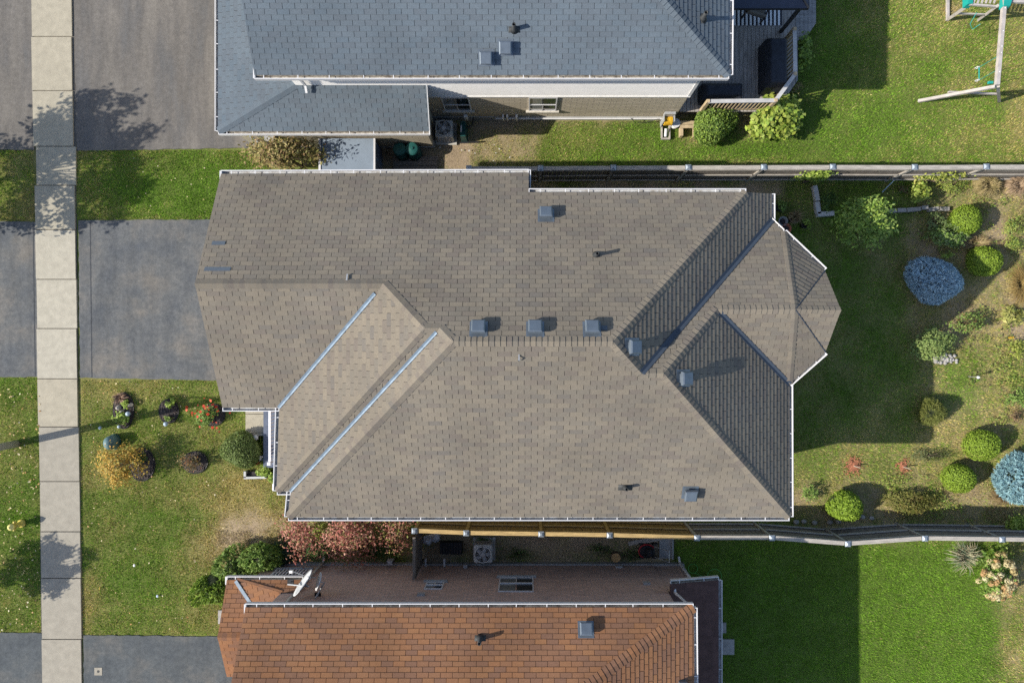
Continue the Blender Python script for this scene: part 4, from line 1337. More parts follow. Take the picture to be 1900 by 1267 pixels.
# climbing tower at the far end
for a, b in (((15.36, 11.78, 0), (15.14, 11.54, 1.7)), ((16.48, 11.76, 0), (16.02, 11.45, 1.7)), ((15.36, 14.0, 0), (15.75, 13.9, 1.9)), ((16.9, 14.0, 0), (16.5, 13.9, 1.9))):
    MB().bar(a, b, .09, .09).build('leg', M_play, sset)
MB().bar((15.28, 11.66, .7), (16.36, 11.62, .7), .04, .09).build('cross_bar', M_play, sset)
MB().bar((15.33, 11.72, .05), (15.33, 14.2, .05), .09, .09).build('ground_timber', M_play, sset)
for k in range(6):
    MB().bar((15.22 + k * .14, 11.55, 1.66), (15.42 + k * .14, 12.1, 1.66), .06, .03).build('rung', M_play, sset)
MB().bar((15.1, 11.52, 1.64), (16.1, 11.44, 1.64), .06, .08).build('platform_rail', M_play, sset)
MB().bar((15.2, 12.1, 1.64), (16.3, 12.1, 1.64), .06, .08).build('platform_rail', M_play, sset)
MB().box(14.98, 11.48, 1.45, 15.2, 11.78, 1.72, taper=.03).build('bracket', M_teal, sset)
MB().prism([(15.92, 11.2, 1.9), (16.2, 11.2, 1.9), (16.3, 11.7, 1.9), (15.98, 11.7, 1.9)], [(15.95, 11.24, 2.12), (16.16, 11.24, 2.12), (16.3, 11.7, 2.12), (16.0, 11.7, 2.12)]).build('bracket', M_teal, sset)
MB().bar((16.25, 11.48, 2.0), (16.85, 11.46, 2.0), .16, .1).build('top_beam', M_play, sset)
MB().tube([(15.7, 11.5, 1.1), (15.6, 11.2, .9), (15.75, 11.05, .8), (15.9, 11.15, 1.0)], .012, 6).build('rope_loop', M_teal, sset)

# ------------------------------------------------------------------ street furniture
M_hyd = plain('hydrant_yellow', (.52, .42, .10), .5, vary=.2, scale=8)
hb = P(40.5, 971); hx, hy = hb.x, hb.y
e = empty('fire_hydrant', (hx, hy, 0), 'yellow fire hydrant on the grass strip left of the sidewalk', 'fire hydrant')
MB().lathe((hx, hy, 0), [(.15, 0), (.15, .04), (.09, .06), (.09, .45), (.12, .46), (.12, .49), (.10, .50)], 16).build('barrel', M_hyd, e, True)
MB().lathe((hx, hy, .50), [(.125, 0), (.11, .06), (.07, .11), (.03, .125), (.03, .16), (.02, .16)], 16).build('bonnet', plain('hydrant_pale_yellow', (.68, .60, .22), .5, vary=.1), e, True)
for dx, dy in ((0, 1), (0, -1), (1, 0)):
    MB().tube([(hx + dx * .08, hy + dy * .08, .36), (hx + dx * .17, hy + dy * .17, .36)], .05, 10).build('outlet', M_hyd, e)
pb = P(31, 823.5)
e = empty('street_lamp', (pb.x, pb.y, 0), 'grey concrete street lamp pole at the left edge of the picture', 'street lamp')
MB().tube([(pb.x, pb.y, 0), (pb.x, pb.y, 2.5), (pb.x, pb.y, 5.2)], [.135, .125, .105], 16).build('pole', plain('pole_concrete', (.30, .30, .29), .85, vary=.12, scale=6), e, True)
MB().tube([(pb.x, pb.y, 5.1), (pb.x - .5, pb.y, 5.35), (pb.x - 1.6, pb.y, 5.4)], .035, 8).build('arm', M_grey, e)
MB().box(pb.x - 2.1, pb.y - .12, 5.36, pb.x - 1.5, pb.y + .12, 5.46, taper=.03).build('lamp_head', M_grey, e)
d0_ = P(199, 823, .45)
e = empty('utility_pedestal', (d0_.x, d0_.y, 0), 'teal grey rounded utility dome on the front lawn near the sidewalk', 'utility box')
M_dome = plain('teal_grey_plastic', (.10, .17, .185), .45, vary=.1)
MB().lathe((d0_.x, d0_.y, 0), [(.22, 0), (.21, .25), (.185, .40), (.12, .49), (.04, .52)], 20, sy=1.22).build('dome', M_dome, e, True)
MB().lathe((d0_.x, d0_.y, 0), [(.24, 0), (.24, .04), (.22, .05)], 20, sy=1.2).build('base_flange', M_dgreen, e)
MB().bar((d0_.x + .0, d0_.y, .521), (d0_.x + .08, d0_.y, .505), .012, .012).build('lock_seam', M_dgreen, e)

# ------------------------------------------------------------------ paths, pavers, edging, pots
e = empty('front_walk', tuple(P(474, 780)), None, None, kind='structure'); e['label'] = 'concrete path slabs in front of the porch'
for a, b in ((735, 768), (769, 803)):
    r = rect(456, a, 491, b, .1); MB().box(r[0], r[1], -.05, r[2], r[3], .12).build('slab', M_slab[0], e)
r = rect(456, 804, 491, 808.5, .14); MB().box(r[0], r[1], -.05, r[2], r[3], .16).build('slab_edge', M_slab[1], e)
for lab, (a, b, c, d_) in (('small square grey paver in shade behind the rust house', (1338, 1155, 1348, 1175)), ('large square grey paver in shade behind the rust house', (1338, 1186, 1363, 1215)),
                          ('pale slab at the edge of the lawn, left of the rust garage roof', (404, 1132, 412, 1158))):
    r = rect(a, b, c, d_, .05); o = MB().box(r[0], r[1], -.03, r[2], r[3], .05, taper=.01).build('paver', M_stone); tag(o, lab, 'paver')
def edging(name, label, segs, w, h, mat):
    e = empty(name, tuple(P(*segs[0][0])), label, 'garden edging')
    for a, b in segs:
        A, B = P(*a, h), P(*b, h)
        MB().bar((A.x, A.y, h / 2), (B.x, B.y, h / 2), w, h).build('block', mat, e)
    return e
M_pale = plain('pale_concrete_block', (.44, .45, .45), .85, vary=.15, scale=6)
edging('garden_edging', 'pale concrete block edging in an L shape near the back fence', [((1512.5, 345), (1518, 373)), ((1517, 375), (1520, 397)), ((1517.5, 398), (1548, 396))], .16, .2, M_pale)
edging('garden_edging', 'row of low stone blocks beside the leafy backyard shrubs', [((1650, 392), (1664, 391)), ((1666, 390.5), (1682, 390)), ((1684, 390), (1709, 388)), ((1711, 386), (1723, 385)), ((1724, 390), (1742, 387)), ((1745, 388), (1762, 388))], .14, .16, M_stone)
edging('planter_edge', 'pale low planter edging below the porch shrub', [((454, 875), (454, 887)), ((452, 887), (494, 886))], .08, .2, M_pale)
r = rect(457, 875, 512, 885, .05)
tag(MB().box(r[0], r[1], -.03, r[2], r[3], .08).build('planter_soil', M_mulch), kind='stuff', label='dark soil in the planter below the porch')
M_terra = plain('terracotta', (.34, .12, .07), .8, vary=.2)
def pot(label, px, py, r, h, mat, fill=True):
    p = P(px, py, h)
    e = empty('plant_pot', (p.x, p.y, 0), label, 'plant pot', 'pots by the rear corner of the house')
    MB().lathe((p.x, p.y, 0), [(r * .75, 0), (r, h), (r * 1.08, h), (r * 1.08, h + .03), (r * .9, h + .03), (r * .88, h - .05)], 18).build('body', mat, e, True)
    MB().lathe((p.x, p.y, h - .06), [(r * .87, 0), (r * .5, .02)], 14).build('soil', M_mulch, e)
    return p
M_gpot = plain('grey_pot', (.24, .25, .25), .7, vary=.15)
POT1 = pot('black pot with a leafy plant by the rear house corner', 1449, 384, .17, .28, M_dark)
POT2 = pot('grey empty round pot between black and dry-plant pots', 1453, 411, .16, .25, M_gpot)
POT3 = pot('grey-brown pot with dry brown plant', 1474, 404, .19, .3, plain('brown_pot', (.12, .09, .07), .7))
POT4 = pot('small dark pot with a green plant, furthest from the house', 1494, 417, .14, .22, M_dark)
POT5 = pot('terracotta pot against the bay, partly hidden by the gutter', 1459, 425, .17, .25, M_terra)
a, b = P(1637, 357, .1), P(1659, 335, .6)
tag(MB().tube([a, b], .018, 8).build('blue_stick', plain('pale_blue_plastic', (.30, .42, .55), .5)), 'pale blue stick leaning in the bed near the back fence', 'stick')
c = P(1797, 699)
e = empty('garden_stake', (c.x, c.y, 0), 'small garden stake with white top on the dry back lawn', 'stake')
MB().tube([(c.x, c.y, 0), (c.x, c.y, .55)], .012, 6).build('rod', M_grey, e)
MB().lathe((c.x, c.y, .5), [(.02, 0), (.06, .04), (.03, .1)], 8).build('top', M_white, e)
c = P(1875, 627)
tag(MB().tube([(c.x - .1, c.y, .04), (c.x + .08, c.y + .01, .04)], .035, 8).build('yellow_toy', M_yel), 'small yellow tube lying on the dry ground at the right', 'toy')

# things in the passage beside the brick wall
p = P(792, 1004, .3)
e = empty('white_bag', (p.x, p.y, 0), 'crumpled white plastic bags in the dark corner behind the side gate', 'bag')
for k, (dx, dy, s_) in enumerate(((0, 0, .17), (.26, .12, .19))):
    o = MB().lathe((p.x + dx, p.y + dy, 0), [(s_ * .9, 0), (s_ * 1.1, .12), (s_ * .9, .24), (s_ * .4, .32), (.03, .34)], 9).build('bag', plain('bag_plastic', (.55, .58, .62), .5), e)
    for v in o.data.vertices: v.co += Vector((random.uniform(-.04, .04), random.uniform(-.04, .04), random.uniform(-.02, .03)))
p = P(836, 1018, .3)
e = empty('slatted_crate', (p.x, p.y, 0), 'black slatted crate left of the air conditioner by the brick wall', 'crate')
for k in range(8): MB().box(p.x - .38 + k * .098, p.y - .2, .28, p.x - .30 + k * .098, p.y + .2, .31).build('slat', M_dark, e)
MB().box(p.x - .39, p.y - .21, 0, p.x + .41, p.y + .21, .275).build('body', M_dark, e)
p = P(1143, 1035, .25)
e = empty('log_round', (p.x, p.y, 0), 'round tan log section standing beside the brick wall', 'log')
MB().lathe((p.x, p.y, 0), [(.17, 0), (.18, .15), (.175, .26)], 20).build('trunk_section', M_bark, e)
MB().lathe((p.x, p.y, .26), [(.168, 0), (.165, .006), (.06, .008)], 20).build('cut_face', plain('cut_wood', (.42, .27, .12), .8, vary=.25, scale=9), e)
p = P(1205, 1026, .4)
e = empty('lawn_mower', (p.x, p.y, 0), 'red and black lawn mower parked beside the brick wall', 'lawn mower')
M_red = plain('mower_red', (.32, .02, .025), .4)
MB().lathe((p.x - .06, p.y, .1), [(.30, 0), (.30, .10), (.24, .16), (.1, .17)], 20, sy=.85).build('deck', M_dark, e)
MB().tube([(p.x - .06 + .29 * math.cos(t), p.y + .25 * math.sin(t), .22) for t in np.linspace(.6, 4.2, 15)], .028, 8).build('bumper', M_red, e)
MB().box(p.x - .12, p.y - .15, .27, p.x + .12, p.y + .15, .45, taper=.03).build('engine', M_dark, e)
MB().lathe((p.x, p.y, .45), [(.09, 0), (.09, .03), (.05, .05)], 14).build('engine_cover', M_dark, e)
for dx in (-.26, .24):
    for dy in (-.24, .24):
        MB().tube([(p.x + dx, p.y + dy - .025, .1), (p.x + dx, p.y + dy + .025, .1)], .1, 14).build('wheel', M_dark, e)
MB().tube([(p.x + .2, p.y - .18, .25), (p.x + .62, p.y - .2, .85), (p.x + .62, p.y + .2, .85), (p.x + .2, p.y + .18, .25)], .016, 8).build('handle', M_grey, e)
a, b = P(1166, 1009, .1), P(1232, 998, .1)
tag(MB().bar((a.x, a.y, .06), (b.x, b.y, .06), .16, .05).build('plank', M_wood_old), 'loose grey plank lying by the yellow fence', 'plank')
p = P(1246, 1010)
mb = MB().box(p.x - .45, p.y - .5, -.03, p.x + .02, p.y + .45, .04).box(p.x, p.y - .52, -.03, p.x + .05, p.y + .47, .12)
tag(mb.build('passage_slab', M_found), 'grey concrete pad at the end of the passage', kind='structure')
mb = MB()
for cx_, cy_, r_ in ((1285, 1054, .17), (1325, 1068, .26)):
    c = P(cx_, cy_); mb.tube([(c.x + r_ * math.cos(t), c.y + r_ * math.sin(t), .05) for t in np.linspace(0, 2 * math.pi, 21)], .012, 6, cap=False)
a, b = P(1288, 1062), P(1312, 1072); mb.tube([(a.x, a.y, .05), (b.x, b.y, .05)], .012, 6)
tag(mb.build('garden_hose', plain('green_hose', (.07, .25, .05), .5)), 'thin green garden hose loops on the shaded lawn behind the rust house', 'hose')
p = P(725, 1040, .4)
e = empty('gas_meter', (p.x, -7.95, 0), 'small grey gas meter with pipes on the brick wall near the red shrubs', 'gas meter')
MB().box(p.x - .12, -8.0, .35, p.x + .12, -7.82, .6, taper=.02).build('body', M_grey, e)
for dx in (-.14, .14): MB().tube([(p.x + dx, -7.9, 0), (p.x + dx, -7.9, .5), (p.x + dx * .6, -7.9, .62)], .02, 8).build('pipe', M_dark, e)

# ------------------------------------------------------------------ vegetation
def unit(v): return v / np.maximum(np.linalg.norm(v, axis=1, keepdims=True), 1e-9)
def palette(n, pal, g):
    pal = np.array(pal, float)
    i = g.integers(0, len(pal), n); j = g.integers(0, len(pal), n); t = g.random((n, 1))
    return (pal[i] * t + pal[j] * (1 - t)) * g.uniform(.75, 1.25, (n, 1))
def leaf_mesh(pos, nor, L, asp, col, g, along=None):
    n = len(pos)
    nor = unit(nor)
    if along is None: along = g.normal(size=(n, 3))
    t = unit(along - nor * np.sum(along * nor, 1, keepdims=True))
    s_ = np.cross(nor, t)
    L = (L * g.uniform(.65, 1.35, n))[:, None]
    W = L * asp
    V = np.stack([pos - t * L / 2, pos + s_ * W / 2 - nor * W * .15, pos + t * L / 2, pos - s_ * W / 2 - nor * W * .15], 1).reshape(-1, 3)
    Fq = np.arange(4 * n).reshape(n, 4)
    return np_mesh('foliage', V, Fq, np.repeat(col, 4, 0))
def sph(n, g, zmin=-.2):
    z = g.uniform(zmin, 1, n); a = g.uniform(0, 2 * math.pi, n); r = np.sqrt(1 - z * z)
    return np.stack([r * np.cos(a), r * np.sin(a), z], 1)
def lumps(dirs, g, k=9, amp=.12):
    c = sph(k, g, -.5); ph = g.uniform(-1, 1, k)
    return 1 + amp * np.sum(np.exp(-6 * (1 - dirs @ c.T)) * ph, 1)

def stems(root, base, tips, r, mat):
    mb = MB()
    for t in tips:
        b = Vector(base); t = Vector(t)
        m = b.lerp(t, .5) + Vector((random.uniform(-.05, .05), random.uniform(-.05, .05), .05))
        mb.tube([b, m, t], [r, r * .7, r * .35], 5)
    return mb.build('stem', mat, root)

def veg(kind, name, label, px, py, rx, ry, h, pal, n=1500, leaf=.07, asp=.5, seed=None, cat='shrub', z0=0.0, group=None, k=14, tips=10, twig=None, spread=.22, hidden=None, lean=(0, 0), pos=None, amp=.10):
    seed = seed or int(px * 7 + py * 13)
    g = np.random.default_rng(seed); random.seed(seed)
    c = P(px, py, z0 + h * .6) if pos is None else Vector(pos)
    e = empty(name, (c.x, c.y, z0), label, cat, group)
    base = np.array([c.x, c.y, z0])
    if kind == 'ball':        # clipped dense dome
        d_ = sph(n, g, -.35); f = lumps(d_, g, 14, amp)[:, None]
        R3 = np.array([rx, ry, h * .56])
        ctr = base + np.array([0, 0, h * .44])
        pos_ = ctr + d_ * f * R3 * g.uniform(.88, 1.04, (n, 1))
        me = leaf_mesh(pos_, unit(d_ / R3) + g.normal(size=(n, 3)) * .55, leaf, asp, palette(n, pal, g), g)
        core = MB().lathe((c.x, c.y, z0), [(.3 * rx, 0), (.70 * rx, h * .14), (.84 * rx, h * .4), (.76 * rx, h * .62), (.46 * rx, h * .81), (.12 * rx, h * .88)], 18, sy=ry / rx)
        core.build('inner_branches', M_leafcore, e, True)  # solid core, coloured dark to stand for shade between the leaves
        tp = [tuple(ctr)]
    elif kind == 'spruce':    # globe spruce, stiff needle sprays
        R3 = np.array([rx, ry, h * .55]); ctr = base + np.array([0, 0, h * .45])
        m = n // 9
        d0 = sph(m, g, -.3); f = lumps(d0, g, 14, amp * 2.6)[:, None]
        tip = ctr + d0 * f * R3
        out = unit(d0 + g.normal(size=(m, 3)) * .35)
        tt = g.random((m, 9, 1)) * .2
        pos_ = (tip[:, None, :] - out[:, None, :] * tt + g.normal(size=(m, 9, 3)) * .018).reshape(-1, 3)
        al = (np.repeat(out, 9, 0) + g.normal(size=(m * 9, 3)) * .5)
        cc = np.repeat(palette(m, pal, g), 9, 0)
        me = leaf_mesh(pos_, g.normal(size=(m * 9, 3)) + np.array([0, 0, .8]), leaf, asp, cc, g, al)
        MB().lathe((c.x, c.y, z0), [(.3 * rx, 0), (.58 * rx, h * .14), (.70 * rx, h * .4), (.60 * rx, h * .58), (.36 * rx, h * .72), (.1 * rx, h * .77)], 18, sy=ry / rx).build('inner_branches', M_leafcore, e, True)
        tp = [tuple(ctr)]
    elif kind == 'clump':     # arching grass blades
        a = g.uniform(0, 2 * math.pi, n); r = np.sqrt(g.random(n))
        b0 = base + np.stack([np.cos(a) * rx * .25 * r, np.sin(a) * ry * .25 * r, np.zeros(n)], 1)
        a2 = a + g.normal(size=n) * .9
        dirs = np.stack([np.cos(a2) * rx, np.sin(a2) * ry, np.zeros(n)], 1) * g.uniform(.4, 1.1, (n, 1))
        mid = b0 + dirs * .5 + np.array([0, 0, h]) * g.uniform(.7, 1.1, (n, 1))
        end = b0 + dirs + np.array([0, 0, h]) * g.uniform(.2, .8, (n, 1))
        sd = unit(np.cross(dirs, np.array([0, 0, 1.]))) * leaf * .5
        V = np.stack([b0 - sd, b0 + sd, mid - sd * .9, mid + sd * .9, end - sd * .15, end + sd * .15], 1).reshape(-1, 3)
        i = np.arange(n)[:, None] * 6
        Fq = np.concatenate([i + np.array([0, 1, 3, 2]), i + np.array([2, 3, 5, 4])], 0)
        me = np_mesh('foliage', V, Fq, np.repeat(palette(n, pal, g), 6, 0))
        tp = []
    else:                     # loose leafy shrub: clusters round branch ends
        d_ = sph(k, g, -.15); rr = g.uniform(.35, 1.0, (k, 1)) ** .6
        ctr = base + np.array([lean[0] * .5, lean[1] * .5, h * .5])
        cen = ctr + d_ * rr * np.array([rx * .85, ry * .85, h * .42])
        which = g.integers(0, k, n)
        pos_ = cen[which] + g.normal(size=(n, 3)) * np.array([rx, ry, h * .5]) * spread
        pos_[:, 2] = np.maximum(pos_[:, 2], z0 + .04)
        nn = unit(pos_ - ctr) * .7 + np.array([0, 0, .9]) + g.normal(size=(n, 3)) * .6
        cc = palette(n, pal, g)
        me = leaf_mesh(pos_, nn, leaf, asp, cc, g)
        tp = [tuple(x) for x in cen[:tips]]
    link('foliage', me, e, M_leaf)
    if tp: stems(e, (c.x, c.y, z0), tp, .018 if h < 1.2 else .03, twig or M_bark)
    return e, c

M_leafcore = plain('shaded_inner_foliage', (.03, .038, .018), .95, vary=.4, scale=20)  # shade inside the shrubs put into the colour of their solid cores
G1 = [(0.137, 0.227, 0.040), (0.200, 0.300, 0.064), (0.091, 0.173, 0.036), (0.255, 0.346, 0.091)]
GB = [(0.226, 0.330, 0.044), (0.300, 0.406, 0.067), (0.166, 0.270, 0.044), (0.346, 0.420, 0.106)]
GD = [(0.046, 0.101, 0.027), (0.070, 0.133, 0.034), (0.094, 0.156, 0.046)]
YG = [(0.331, 0.373, 0.069), (0.262, 0.317, 0.055), (0.414, 0.414, 0.110), (0.179, 0.235, 0.041)]
TOP = [(0.220, 0.325, 0.033), (0.269, 0.374, 0.045), (0.179, 0.276, 0.033)]
BLUE = [(.32, .47, .56), (.42, .57, .64), (.24, .36, .46), (.52, .66, .70)]
BLUE2 = [(0.195, 0.358, 0.406), (0.260, 0.439, 0.471), (0.163, 0.293, 0.358), (0.325, 0.504, 0.537)]
AUT = [(.30, .24, .08), (.20, .14, .06), (.19, .19, .05), (.38, .31, .13), (.26, .16, .08), (.14, .15, .04)]
ORA = [(0.518, 0.288, 0.050), (0.374, 0.288, 0.058), (0.230, 0.230, 0.050), (0.576, 0.374, 0.086)]
RED = [(0.363, 0.127, 0.105), (0.462, 0.187, 0.143), (0.264, 0.077, 0.066), (0.506, 0.286, 0.209), (0.187, 0.176, 0.055)]
STRAW = [(.42, .33, .16), (.34, .26, .12), (.48, .40, .22), (.25, .22, .08)]
BROWN = [(.20, .13, .07), (.26, .18, .10), (.14, .09, .05)]

# front of the houses
veg('loose', 'autumn_shrub', 'tall shrub with yellow-brown autumn leaves beside the small shed', 536, 288, 1.35, .58, 2.7, AUT, 3300, .125, .42, k=40, spread=.2, tips=24)
veg('loose', 'autumn_shrub', 'yellow-orange autumn shrub on the front lawn by the teal dome', 220, 862, .85, .78, 1.5, ORA, 2000, .085, .55, k=30, spread=.17, tips=14, twig=M_twig)
veg('loose', 'red_flower_bush', 'small bush with red flowers at the corner of the garage roof', 382, 770, .38, .34, .6, G1, 700, .085, .55, k=12)
veg('loose', 'bare_shrub', 'twiggy half-bare brown shrub on a round dark bed in the front lawn', 350, 858, .58, .36, .8, [(.16, .13, .05), (.20, .17, .05), (.11, .10, .04), (.3, .12, .05)], 380, .06, .5, k=40, tips=40, twig=M_twig, spread=.13)
veg('ball', 'juniper_shrub', 'round dark green juniper beside the porch', 447, 838, .64, .62, 1.0, [(.13, .19, .05), (.17, .23, .065), (.09, .14, .04), (.21, .26, .09)], 5200, .10, .3, amp=.28)
veg('loose', 'porch_plant', 'bright green plant at the lower corner of the porch', 488, 872, .24, .22, .45, GB, 420, .10, .5, k=8)
veg('loose', 'porch_plant', 'small leafy plant under the eave right of the planter', 504, 884, .2, .2, .4, GB, 260, .09, .5, k=7)
veg('loose', 'porch_flowers', 'white flowers between the juniper and the porch', 481, 848, .15, .15, .4, [(.65, .65, .66), (.55, .56, .60), (.09, .14, .04)], 160, .07, .8, k=6, cat='flowers')
veg('loose', 'porch_flowers', 'small red flowers below the white ones by the porch', 477, 857, .10, .10, .35, [(.45, .06, .03), (.35, .07, .04), (.1, .14, .04)], 90, .06, .7, k=5, cat='flowers')
# planted beds on the front lawn
def bed(label, px, py, rx, ry, mat=None, h=.06, edge=True, disc=True):
    c = P(px, py); k = H / F; g = random.Random(px)
    e = empty('mulch_bed', (c.x, c.y, 0), label, 'garden bed', 'dark mulch beds on the front lawn')
    mb = MB(); n = 30; rr = [1 + g.uniform(-.05, .05) for _ in range(n)]
    ring = lambda s_, z: [(c.x + rx * k * s_ * rr[t] * math.cos(2 * math.pi * t / n), c.y + ry * k * s_ * rr[t] * math.sin(2 * math.pi * t / n), z) for t in range(n)]
    if disc:
        mb.prism(ring(1, -.03), ring(.93, h)); mb.prism(ring(.9, h), ring(.4, h + .03))
        mb.build('mulch', mat or M_mulch, e)
    ch_ = MB()
    for _ in range(int((900 if disc else 2600) * rx * ry * k * k)):
        a, q = g.uniform(0, 6.28), (math.sqrt(g.random()) * .93 if disc else abs(g.gauss(0, .55)))
        x, y = c.x + rx * k * q * math.cos(a), c.y + ry * k * q * math.sin(a); t = g.uniform(0, 3.14)
        L = g.uniform(.02, .05); z = h + .03 * (1 - q)
        ch_.bar((x - L * math.cos(t), y - L * math.sin(t), z + g.uniform(0, .02)), (x + L * math.cos(t), y + L * math.sin(t), z + .012 + g.uniform(0, .02)), .022, .012)
    o = ch_.build('bark_chips', mat or M_chip, e); o['kind'] = 'stuff'
    if edge:
        MB().tube([(c.x + rx * k * 1.0 * math.cos(t), c.y + ry * k * 1.0 * math.sin(t), .03) for t in np.linspace(0, 2 * math.pi, 33)], .025, 5, cap=False).build('rim', M_dark, e)
    return c
M_chip = plain('bark_chip', (.075, .06, .055), .95, vary=.5, scale=30)
bed('long oval dark bed with ornaments and plants on the front lawn', 230, 762, 19, 33)
bed('round dark bed with two small plants in the middle of the front lawn', 314, 763, 18, 22)
bed('dark bed under the red flower bush', 396, 770, 22, 20)
bed('half-hidden round dark bed right of the yellow-orange shrub', 264, 862, 24, 30)
bed('round dark bed under the twiggy half-bare shrub', 363, 858, 23, 20)
veg('loose', 'leafy_plant', 'bright green leafy plant at the lower end of the long oval bed', 224, 776, .30, .22, .35, GB, 260, .13, .6, k=8, cat='plant')
veg('loose', 'leafy_plant', 'small green plant in the middle of the long oval bed', 232, 749, .15, .15, .35, GB, 130, .09, .55, k=6, cat='plant')
veg('clump', 'dried_plant', 'dried pinkish brown plant at the top of the long oval bed', 222, 738, .28, .22, .25, [(.34, .22, .15), (.28, .16, .10), (.40, .28, .20)], 120, .022, cat='plant')
veg('loose', 'leafy_plant', 'small green plant at the top of the round bed', 317, 749, .18, .17, .35, GB, 190, .08, .6, k=7, cat='plant')
veg('loose', 'leafy_plant', 'small reddish green plant at the bottom of the round bed', 310, 776, .17, .12, .3, G1 + [(.2, .09, .04)], 130, .08, .6, k=6, cat='plant')
veg('loose', 'leafy_plant', 'dark green plant in the bed right of the yellow-orange shrub', 262, 850, .26, .22, .4, GD, 300, .08, .5, k=9, cat='plant')
# red blossoms on the flower bush
cb_ = P(378, 770, .5); g_ = np.random.default_rng(3)
nf_ = 46
fp = np.array([cb_.x, cb_.y, .38]) + g_.normal(size=(nf_, 3)) * np.array([.26, .24, .14])
tag(link('red_blossoms', leaf_mesh(fp, g_.normal(size=(nf_, 3)) * .5 + np.array([0, 0, 1]), np.full(nf_, .11), .9, palette(nf_, [(.55, .05, .025), (.62, .10, .05)], g_), g_), None, M_leaf), 'bright red blossoms on the bush at the garage corner', kind='stuff')
def solar(label, px, py, r, mat, h=.25):
    p = P(px, py, h)
    e = empty('garden_light', (p.x, p.y, 0), label, 'garden light', 'small round garden lights')
    MB().tube([(p.x, p.y, 0), (p.x, p.y, h)], .012, 6).build('stake', M_grey, e)
    MB().lathe((p.x, p.y, h - r * .4), [(r * .5, 0), (r, r * .5), (r * .9, r), (r * .5, r * 1.4), (.01, r * 1.5)], 12).build('globe', mat, e, True)
M_pb = plain('pale_blue_glass', (.34, .42, .50), .25, vary=.1)
solar('pale blue garden globe in the long oval bed', 238, 768, .09, M_pb); solar('pale garden light below the round bed', 308, 787, .085, M_pb); solar('blue-grey garden light at the foot of the long oval bed', 221, 792, .06, M_pb)
solar('silver garden ornament in front of the porch', 475, 812, .10, M_grey, .3); solar('small pale garden light on the grass left of the long oval bed', 186, 794, .06, M_pb, .1)
for lab, px_, py_, s_ in (('cream stone ornament at the left of the long oval bed', 219, 757, .1), ('pale rosy stone ornament near the globe in the long oval bed', 226, 764, .075), ('grey stone ornament near the top of the long oval bed', 241, 752, .08)):
    p = P(px_, py_, .15)
    tag(MB().lathe((p.x, p.y, 0), [(s_ * .8, 0), (s_, .08), (s_ * .6, .16), (s_ * .65, .2), (s_ * .2, .26)], 10).build('garden_ornament', plain('ornament_' + str(px_), (.5, .45, .40), .8)), lab, 'ornament')

# between brown house and rust house
veg('loose', 'red_leaf_shrub', 'red-leaved shrub nearest the front lawn, below the brown roof', 556, 996, .70, .85, 1.5, RED, 1300, .085, .55, k=22, spread=.26)
veg('loose', 'red_leaf_shrub', 'largest red-leaved shrub, middle of the row below the brown roof', 648, 994, 1.25, 1.05, 1.7, RED, 2900, .085, .55, k=34, spread=.22)
veg('loose', 'red_leaf_shrub', 'red-leaved shrub next to the side gate', 738, 982, .7, .85, 1.6, RED + [(.2, .22, .05)], 1000, .085, .55, k=20, spread=.26)
veg('spruce', 'cedar_shrub', 'bright green cedar shrub at the corner of the rust garage roof', 396, 1092, .68, .7, 1.1, [(.17, .27, .03), (.22, .32, .045), (.12, .20, .03)], 5200, .13, .3, amp=.2)
veg('spruce', 'cedar_shrub', 'dark green cedar shrub in shade, second from the rust garage corner', 438, 1060, .74, .62, 1.15, G1, 5200, .13, .3, amp=.2)
veg('spruce', 'cedar_shrub', 'dark green cedar shrub in shade against the low brick wall', 484, 1032, .70, .48, 1.1, G1, 4600, .13, .3, amp=.2)
veg('spruce', 'low_juniper', 'low bluish green juniper right of the dark cedars', 520, 1030, .55, .38, .6, [(.05, .10, .06), (.07, .13, .08), (.04, .08, .05)], 3000, .10, .2)
veg('loose', 'low_shrub', 'dark green low shrub under the red-leaved shrubs', 590, 1016, .6, .4, .6, GD, 900, .09, .5, k=18)
veg('loose', 'low_shrub', 'yellow-green shrub tips between the first two red shrubs', 593, 980, .3, .35, 1.2, YG, 500, .08, .5, k=12)
veg('loose', 'low_shrub', 'dark green ground plants beside the gas meter', 690, 1018, .8, .4, .4, GD, 900, .09, .5, k=22)
for lab, px_, py_ in (('weeds beside the round log by the brick wall', 1110, 1022), ('weeds left of the lawn mower', 1170, 1030), ('weeds right of the air conditioner in the passage', 960, 1028), ('green weeds above the air conditioner by the fence', 893, 1002)):
    veg('loose', 'weeds', lab, px_, py_, .45, .28, .2, GD + G1[:1], 330, .06, .4, k=14, cat='weeds')

# upper yard
veg('ball', 'round_shrub', 'round green shrub below the tan deck railing', 1321, 232, .64, .60, 1.05, G1 + GB[:1], 4200, .085, .5, amp=.28)
veg('loose', 'broadleaf_shrub', 'large bright yellow-green broadleaf shrub at the deck corner', 1441, 218, .95, .80, 1.2, GB + YG[:2], 2400, .17, .7, k=46, spread=.15, tips=14)
veg('loose', 'leafy_plant', 'green leafy plant outside the east deck railing', 1491, 93, .30, .55, .9, GB[:3] + G1, 560, .13, .6, k=14, cat='plant')
veg('loose', 'withered_plant', 'withered brown plant between the deck corner and the broadleaf shrub', 1478, 166, .3, .35, .6, BROWN + YG[:1], 170, .07, .4, k=16, tips=16, twig=M_twig, cat='plant')

